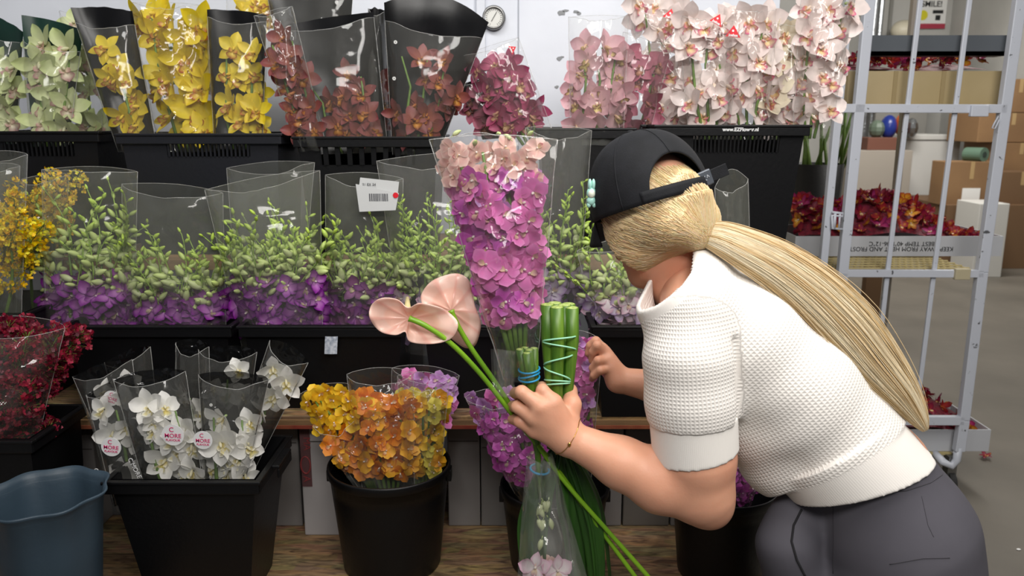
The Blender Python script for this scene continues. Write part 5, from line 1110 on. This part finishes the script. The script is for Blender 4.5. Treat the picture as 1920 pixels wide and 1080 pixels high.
# ponytail: centre line lying over the back
pt_c = [(1303, 438, 1.305, 14), (1345, 444, 1.295, 28), (1400, 468, 1.285, 36), (1460, 500, 1.278, 42), (1525, 548, 1.272, 47), (1590, 612, 1.268, 49), (1645, 680, 1.266, 42), (1692, 738, 1.266, 30), (1722, 782, 1.266, 17), (1736, 806, 1.266, 6)]
PC = np.array([tuple(P(x, y, Y)) for x, y, Y, w_ in pt_c]); PWd = np.array([w_/1130 for *_, w_ in pt_c])
def spline(A, n): 
    t = np.linspace(0, len(A)-1, n); i = np.clip(t.astype(int), 0, len(A)-2); f = (t-i)[:, None]; P0 = A[np.clip(i-1, 0, len(A)-1)]; P1 = A[i]; P2 = A[i+1]; P3 = A[np.clip(i+2, 0, len(A)-1)]
    return .5*((2*P1)+(-P0+P2)*f+(2*P0-5*P1+4*P2-P3)*f**2+(-P0+3*P1-3*P2+P3)*f**3)
K = 26; CL = spline(PC, K); WL = spline(PWd[:, None], K)[:, 0]; TL = np.gradient(CL, axis=0); TL /= np.linalg.norm(TL, axis=1, keepdims=True)
yd = np.array([0, -1., .25]); yd /= np.linalg.norm(yd); SA = np.cross(TL, yd); SA /= np.linalg.norm(SA, axis=1, keepdims=True); SB = np.cross(SA, TL); SB *= np.sign(-SB[:, 1:2])
g = np.random.default_rng(4); NP = 4400
a = g.uniform(-1, 1, NP); b_ = np.sqrt(1-a*a)*g.uniform(.1, 1, NP)*np.where(g.random(NP) < .75, 1, -1); end = g.beta(5, 1.1, NP)*.9+.12
paths = np.zeros((NP, K, 3)); dr = g.normal(0, .10, (NP, 2)); ph = g.uniform(0, 6.28, NP); fly = (g.random(NP) < .012)
for k in range(K):
    t = k/(K-1); tt = np.minimum(t*end, .999)*(K-1); i = np.clip(tt.astype(int), 0, K-2); f = (tt-i)[:, None]
    c = CL[i]*(1-f)+CL[i+1]*f; w_ = WL[i]*(1-f[:, 0])+WL[i+1]*f[:, 0]; sa = SA[i]*(1-f)+SA[i+1]*f; sb = SB[i]*(1-f)+SB[i+1]*f
    av = a+dr[:, 0]*t+.05*np.sin(ph+t*5)+fly*np.sin(t*3+ph)*.5*t; bv = b_+dr[:, 1]*t
    paths[:, k] = c+sa*(av*w_)[:, None]+sb*(bv*np.minimum(w_, .02+w_*.3)*.62)[:, None]
ca = np.array(HC); band = np.clip(((np.sin(a*7+1)+np.sin(a*17))*.35+.5+g.normal(0, .25, NP)), 0, 1); cc = ca[2]*(1-band[:, None])+ca[3]*band[:, None]; dark = g.random(NP) < .03; cc[dark] = ca[5]
strands(paths, .00065, cc*g.uniform(.85, 1.1, (NP, 1)), 'ponytail', hair)
B = Blend(PC.min(0)-.08, PC.max(0)+.08, .004)
for k in range(0, K-3): 
    for s_ in (-.62, 0, .62):
        p0 = CL[k]+SA[k]*s_*WL[k]; p1 = CL[k+1]+SA[k+1]*s_*WL[k+1]; B.cone(p0, p1, max(.004, WL[k]*.30), max(.004, WL[k+1]*.30), .008)
np_obj('ponytail_core', B.skin(1), mat('blonde_underlayer', '#c9a062', .5), hair)
b = MB(); tt = Vector(TL[0]); a_, c_ = frame_for(tt)
for o_ in (-.0025, .0025): b.tube([tie+tt*o_+(a_*math.cos(q)+c_*math.sin(q))*.0165 for q in [2*math.pi*i/24 for i in range(25)]], .0026, 8)
b.build('hair_tie', mat('beige_elastic', '#cdb79c', .6), hair, smooth=True)
# --- cap
M_cap = mat('black_cap_twill', '#17181b', .75, spec=.25, col2='#1c1d21', nscale=40, bump=.15, bscale=600)
cap = thing('baseball_cap', 'black baseball cap worn backwards over blonde hair', 'cap', cC) if False else bpy.data.objects.new('cap', None)
COL.objects.link(cap) if cap.name not in COL.objects else None
cap.location = cC; tag(cap, 'black baseball cap with rear strap worn on the blonde head', 'cap')
def cpt(az, el, g_=0):                                # az from the back centre, el above the rim
    x = math.cos(el)**.85; z = math.sin(el)
    return cC + cs_*(CR[0]+g_)*math.sin(az)*x + cb*(CR[1]+g_)*math.cos(az)*x + cu*(CR[2]+g_)*z
def rim_el(az):
    a = abs((az+math.pi) % (2*math.pi)-math.pi); arch = math.radians(33)
    return -.10 + (0 if a > arch else .62*math.sqrt(max(0, 1-(a/arch)**2))**.9)
b = MB(); NA = 144
b.grid(NA, 26, lambda u, v: cpt(u*2*math.pi, rim_el(u*2*math.pi)+(math.pi/2-.001-rim_el(u*2*math.pi))*v)); o = b.build('crown', M_cap, None, smooth=True, solid=.0022); adopt(o, cap)
b = MB(); b.grid(30, 3, lambda u, v: cpt((u-.5)*math.radians(82), -.10+.17*v, .0015)); o = b.build('back_strap', M_cap, None, smooth=True, solid=.0022); adopt(o, cap)
b = MB()
for az in [math.radians(x) for x in (0, 60, 120, 180, 240, 300)]: b.tube([cpt(az, max(rim_el(az), -.1)+(math.pi/2-.02-rim_el(az))*k/16, .0012) for k in range(17)], .0011, 5)
b.ell(cpt(0, math.pi/2)+cu*.002, (.007, .007, .004), 12, 6); o = b.build('panel_seam', M_cap, None, smooth=True); adopt(o, cap)
def brim(u, v):
    az = math.pi+(u-.5)*1.75; e = cpt(az, -.08); L_ = .072*math.sin(math.pi*min(1, max(0, u)))**.55; d = (-cb*.95+cs_*math.sin(az)*.25).normalized()
    return e + d*L_*v - cu*(.030*v*v+.016*(2*u-1)**2*v)
o = MB().grid(24, 8, brim).build('brim', M_cap, None, smooth=True, solid=.003); adopt(o, cap)
bp_ = P(1323, 334, YS-.055); r_ = (P(1358, 319, YS-.05)-bp_).normalized(); u_ = r_.cross(Vector((0, 1, 0))); u_ = u_ if u_.z > 0 else -u_
b = MB(); b.bar(bp_-r_*.006, bp_+r_*.040, .020, .003, up=Vector((0, 1, 0))); o = b.build('strap_tail', M_cap, None, bevel=.001); adopt(o, cap)
b = MB(); b.bar(bp_-r_*.013, bp_+r_*.011, .026, .006, up=Vector((0, 1, 0))); o = b.build('buckle', mat('smoky_buckle', '#5b6068', .25, metal=.3), None, bevel=.002); adopt(o, cap)
Mk = Matrix((Vector(r_), Vector(u_), Vector((0, -1, 0)))).transposed().to_4x4(); Mk.translation = bp_+Vector((0, -.0036, 0))
text('K^', 'buckle_letter', None, .012, mat('pale_print', '#b9bec6', .4), cap, M=Mk)
cm = P(1109, 362, YS-.03); ch = thing('hair_clip', 'small mint green clip on the edge of the black cap', 'clip', cm)
Mm = mat('mint_plastic', '#a9ddd0', .35); b = MB(); b.ell(cm+Vector((-.003, 0, .014)), (.0035, .005, .010), 12, 8); b.ell(cm+Vector((.003, 0, .014)), (.0035, .005, .010), 12, 8); b.ell(cm, (.0085, .006, .010), 12, 8); b.ell(cm+Vector((0, 0, -.013)), (.008, .006, .008), 12, 8); b.ell(cm+Vector((.005, 0, -.020)), (.004, .004, .005), 8, 6); b.ell(cm+Vector((-.004, 0, -.020)), (.004, .004, .005), 8, 6); b.build('clip_body', Mm, ch, smooth=True)
MB().ell(cm+Vector((0, -.003, -.001)), (.0062, .005, .0075), 12, 8).build('pale_bead', mat('cream_bead', '#e6ead8', .35), ch, smooth=True)
# bracelet: a fine chain round the near wrist
bc_ = P(1060, 820, 1.262); ax_ = (P(1090, 833, 1.258)-P(1040, 805, 1.264)).normalized(); a_, c_ = frame_for(ax_)
pts = []
for i in range(41):
    t = 2*math.pi*i/40; q = bc_+(a_*math.cos(t)+c_*math.sin(t))*.06 + ax_*(.006*math.sin(t)); h_ = T_armN.find_nearest(bc_+(a_*math.cos(t)+c_*math.sin(t))*.034+ax_*(.008*math.sin(t+1))); pts.append(h_[0]+h_[1]*.0012 if h_[0] else q)
br_ = thing('bracelet', 'fine gold chain bracelet on the wrist holding the bunches', 'bracelet', bc_)
M_gold = mat('gold', '#d8a860', .25, metal=1); MB().tube(pts, .0007, 5, cap=False).build('chain', M_gold, br_, smooth=True)
k_ = min(range(41), key=lambda i: pts[i].y); MB().ell(pts[k_], (.003, .002, .004), 10, 6).build('clasp_bead', M_gold, br_, smooth=True)
# ================================================================ what the hands hold
YH = 1.285
# the magenta bunch
t, s_ = bunch('orchid_bouquet', 'large mauve orchid bunch with peach top flowers held up in clear film', Q(944, 712, 1004, 700, 1045, 262, 806, 262), YH+.015, [('vd', ['mauve', 'mauve', 'purple'], 95, .10, .86, .25, .84, .95), ('vd', 'lilac', 12, .15, .85, .62, .86, .8), ('vd', 'peach', 20, .06, .86, .83, .97, .80), ('bud', '', 5, .1, .8, .97, 1.03, .45)], seed=90, th=.055, film_=F_gloss, group=None, dip=-.02)
# crumpled film end under it
def crumple(label_parent, cx, cy, Y, rx, ry, seed):
    b = MB(); rn_ = random.Random(seed)
    for k in range(5):
        x = cx+rn_.uniform(-rx, rx)*.5; p = [(x-rx*.5, cy-ry), (x+rx*.5, cy-ry*.9), (x+rx*.4, cy+ry), (x-rx*.4, cy+ry*.9)]
        b.grid(8, 8, lambda u, v: P(p[0][0]*(1-u)*(1-v)+p[1][0]*u*(1-v)+p[2][0]*u*v+p[3][0]*(1-u)*v, p[0][1]*(1-u)*(1-v)+p[1][1]*u*(1-v)+p[2][1]*u*v+p[3][1]*(1-u)*v, Y+.012*noise.noise(Vector((u*4+k*7, v*4, seed)))+.006*k-.012))
    return b.build('gathered_film', F_gloss, label_parent, smooth=True)
crumple(t, 946, 700, YH-.0, 34, 46, 3)
M_tie = mat('blue_rubber', '#1f8fc0', .4); M_mint = mat('mint_rubber', '#9fe0bc', .4)
def loop(pts, r, m, nm, parent): return MB().tube(pts, r, 6, cap=False).build(nm, m, parent, smooth=True)
def ringpts(c, a, r, dz=0, n=28, sq=1.0):
    a = a.normalized(); e1 = a.cross(Vector((0, 1, 0))).normalized(); e2 = e1.cross(a)
    return [c + e1*r*math.cos(2*math.pi*i/n) + e2*r*sq*math.sin(2*math.pi*i/n) + a*dz*math.sin(2*math.pi*i/n+.6) for i in range(n+1)]
M_stalk = mat('stalk_green', '#2c5812', .42, col2='#6a8c2c', nscale=14, nstretch=(6, 6, .6), lo=.3, hi=.7); M_cutg = mat('cut_stem_face', '#b7c878', .6, col2='#8fa84c', nscale=200)
# upside down bunch: cut ends up, flowers in film below the hand
ub = thing('upside_down_bouquet', 'bunch held upside down, cut green stems up with blue bands, film hanging below', 'bouquet', P(1000, 800, YH))
for i, (x0, x1, dy, top_) in enumerate(((975, 992, 0, 655), (984, 996, .012, 652), (992, 1000, -.004, 656), (1001, 1004, .006, 653), (988, 998, -.012, 662))):
    MB().tube([P(x0, top_, YH+dy), P((x0+x1)/2, 700, YH+dy), P(x1, 760, YH+dy+.012), P(1008, 850, YH+.02), P(1016, 960, YH+.02)], [.0076, .007, .0066, .0055, .005], 10).build('stem', M_stalk, ub, smooth=True)
    p = P(x0, top_, YH+dy); MB().ell(p, (.0068, .0068, .0016), 12, 5).build('cut_end', M_cutg, ub, smooth=True)
ax = (P(992, 690, YH)-P(1000, 740, YH)).normalized()
for y, dz in ((692, .002), (703, -.003), (708, .002)): loop(ringpts(P(992, y, YH), ax, .0175, dz, sq=1.1), .0017, M_tie, 'blue_band', ub)
F_shiny = film('shiny_sleeve', haze=.13, glossr=.06, bscale=18, bstr=1.0)
s2 = Sleeve(Q(1036, 852, 988, 852, 950, 1330, 1170, 1330), YH+.005, YH+.005, .042, 95.3)
o = MB().grid(16, 26, lambda u, v: s2.front(u, v, .022)).build('sleeve_front', F_shiny, ub, smooth=True); o = MB().grid(14, 20, lambda u, v: s2.back(u, v, .014)).build('sleeve_back', F_shiny, ub, smooth=True)
loop(ringpts(P(1012, 880, YH+.02), Vector((.05, 0, 1)), .0165, .003, sq=.9), .0022, M_tie, 'blue_band', ub)
rn = random.Random(77)
for k in range(16):
    u, v = rn.uniform(.3, .8), rn.uniform(.42, .80); p = s2.pt(u, v, rn.uniform(-.3, .3)); z = Vector((rn.uniform(-.6, .6), -1, rn.uniform(-.6, .6))).normalized(); q = z.to_track_quat('Z', 'Y').to_matrix().to_4x4()
    put(rn.choice(VD['peach'] if k % 2 else DB['whitepink']), 'blossom', Matrix.Translation(p) @ q, ub)
for k in range(8):
    p = s2.pt(rn.uniform(.35, .7), rn.uniform(.18, .34), 0); put(rn.choice(BUD), 'bud', Matrix.Translation(p) @ Matrix.Rotation(math.pi+rn.uniform(-.5, .5), 4, 'Y') @ Matrix.Scale(.65, 4), ub)
# cut stalk bundle with hanging leaves
gb = thing('leaf_bundle', 'cut green stalks tied with mint rubber bands, dark leaves hanging below the hand', 'bundle', P(1048, 740, YH+.02))
STK = [(1026, 571, -.006, 1036), (1044, 576, -.014, 1044), (1040, 568, .010, 1050), (1058, 572, .002, 1056), (1072, 577, -.004, 1062), (1066, 570, .014, 1060)]
for (x, y, dy, xb) in STK:
    cl = [lin('#c3cf70'), lin('#6f9a30'), lin('#4e7a22')]
    MB().tube([P(x, y, YH+.02+dy), P(x+1, y+60, YH+.02+dy), P(xb, 745, YH+.02+dy*.9), P(xb-2, 840, YH+.02)], [.0118, .0115, .0105, .008], 12, flat=.85).build('stalk', M_stalk, gb, smooth=True)
    MB().ell(P(x, y, YH+.02+dy), (.0112, .0100, .0022), 14, 6).build('cut_end', M_cutg, gb, smooth=True)
def wrapline(c0, c1, nm='rubber_band'):                       # a band from the left edge to the right edge and round the back
    (xa, ya), (xb, yb) = c0, c1; pts = []
    for i in range(25):
        t = i/24; a = math.pi*t; x = (xa+xb)/2-(xb-xa)/2*math.cos(a); y = ya*(1-t)+yb*t; pts.append(P(x, y, YH+.02-.027*math.sin(a)**.6))
    for i in range(1, 25):
        t = 1-i/24; a = math.pi*t; x = (xa+xb)/2-(xb-xa)/2*math.cos(a); pts.append(P(x, yb*(t)+ya*(1-t), YH+.02+.024*math.sin(a)))
    loop(pts, .0014, M_mint, nm, gb)
for c in (((1017, 640), (1080, 630)), ((1017, 640), (1080, 656)), ((1020, 684), (1074, 664)), ((1020, 688), (1070, 714)), ((1021, 712), (1070, 716)), ((1021, 722), (1069, 718))): wrapline(*c)
M_leaf = mat('dark_leaf', '#1c3c12', .42, col2='#2e561a', nscale=10, nstretch=(8, 8, .5), transl=.12)
LV = [((1042, 835), (1000, 930), (985, 1010), (1000, 1150), .016), ((1050, 835), (1052, 930), (1066, 1010), (1080, 1180), .017), ((1056, 838), (1078, 920), (1096, 1000), (1104, 1170), .015), ((1060, 838), (1095, 915), (1118, 1000), (1128, 1160), .015), ((1062, 836), (1105, 900), (1132, 980), (1150, 1150), .012),
      ((1046, 838), (1020, 930), (1010, 1020), (1020, 1170), .018), ((1052, 840), (1070, 930), (1084, 1020), (1092, 1180), .016), ((1040, 838), (996, 900), (990, 1000), (978, 1100), .009), ((1058, 840), (1088, 940), (1108, 1040), (1118, 1190), .013)]
for i, (a, b1, c, d, wd) in enumerate(LV):
    pts = spline(np.array([tuple(P(x, y, YH+.03+.012*((i*7) % 5-2)*j/3)) for j, (x, y) in enumerate((a, b1, c, d))]), 18); b = MB(); side = Vector((math.cos(i*1.1)*.8, math.sin(i*1.1)*.6, 0)).normalized()
    def lf(u, v):
        k = min(17, int(u*17)); p = Vector(pts[k]); w_ = wd*(.25+.75*math.sin(math.pi*min(1, u*1.05+.02))**.6)*(1 if u < .97 else .3); s__ = 2*v-1
        return p+side*s__*w_+Vector((0, -1, 0))*abs(s__)*w_*.35
    b.grid(17, 6, lf); b.build('leaf', M_leaf, gb, smooth=True, solid=.0008)
# anthuriums
M_spathe = mat('spathe', rough=.3, attr=True, transl=.25, spec=.5, coat=.15); M_ast = mat('anthurium_stem', '#7fae24', .4, col2='#6a9a1e', nscale=12)
def anthurium(label, att, outline, stem, Y, seed, cup):
    t = thing('anthurium', label, 'flower', P(*stem[-1]), 'pink anthuriums in the hand'); b = MB(); A = P(att[0], att[1], Y)
    n = len(outline); cl = np.array(outline+[outline[0]], float); dense = []
    ext = np.array([outline[-1]]+outline+outline[:2], float)
    for i in range(n):
        P0, P1, P2, P3 = ext[i], ext[i+1], ext[i+2], ext[(i+3)] if i+3 < len(ext) else ext[3]
        for k in range(5):
            f = k/5; dense.append(.5*((2*P1)+(-P0+P2)*f+(2*P0-5*P1+4*P2-P3)*f*f+(-P0+3*P1-3*P2+P3)*f**3))
    m = len(dense); rings = 12; vs = []; cs = []; c0, c1, c2 = lin('#ffd2bf'), lin('#ffdccd'), lin('#f2a898')
    for r in range(rings+1):
        f = r/rings
        for j, q in enumerate(dense):
            x = att[0]+(q[0]-att[0])*f; y = att[1]+(q[1]-att[1])*f; a = 2*math.pi*j/m
            dpt = cup*(f**1.7)+.006*noise.noise(Vector((x*.03, y*.03, seed)))*f*3
            vein = .0026*abs(math.sin(a*4.5+seed))**.5*math.sin(math.pi*f)
            vs.append(P(x, y, Y+dpt+vein)); w_ = abs(math.sin(a*4.5+seed)); c = mixc(c2, c0 if f < .6 else c1, min(1, w_*2.2)*.6+.4); cs.append(c)
    fs = [(r*m+j, r*m+(j+1) % m, (r+1)*m+(j+1) % m, (r+1)*m+j) for r in range(rings) for j in range(m)]
    b.add(vs, fs, col=cs); b.build('spathe', M_spathe, t, smooth=True, solid=.0012)
    b = MB(); b.tube([A+Vector((0, .004, 0)), A+Vector((-.006, .03, .012)), A+Vector((-.010, .062, .02))], [.005, .0055, .003], 10, col=lin('#e8d8a0')); b.build('spadix', M_pet, t, smooth=True)
    st_ = spline(np.array([tuple(P(*q)) for q in stem]), 40); MB().tube([tuple(x) for x in st_], [.0058]+[.0046]*4+[.0042]*34+[.0044], 10).build('stem', M_ast, t, smooth=True); return t
anthurium('pink anthurium with two rounded lobes, the lower left of the pair', (767, 597), [(765, 577), (745, 562), (718, 559), (699, 569), (692, 588), (699, 607), (716, 623), (742, 628), (760, 622), (768, 640), (800, 645), (832, 641), (852, 628), (858, 604), (836, 582), (808, 572), (785, 569)], [(767, 597, 1.243), (800, 612, 1.243), (850, 648, 1.252), (905, 706, 1.268), (965, 783, 1.288), (1008, 835, 1.300), (1060, 905, 1.300), (1130, 985, 1.300), (1216, 1082, 1.300), (1255, 1130, 1.30)], 1.265, 2, -.02)
anthurium('taller pink anthurium facing away behind the mauve bunch, the upper right of the pair', (846, 582), [(792, 572), (790, 552), (806, 530), (832, 517), (858, 513), (878, 524), (886, 550), (891, 575), (901, 602), (899, 625), (890, 648), (872, 652), (848, 636), (824, 618), (804, 600)], [(846, 582, 1.280), (856, 606, 1.280), (885, 655, 1.284), (925, 712, 1.290), (968, 776, 1.300), (1002, 826, 1.308), (1052, 890, 1.31), (1120, 985, 1.31), (1190, 1080, 1.31), (1225, 1130, 1.31)], 1.30, 5, .015)
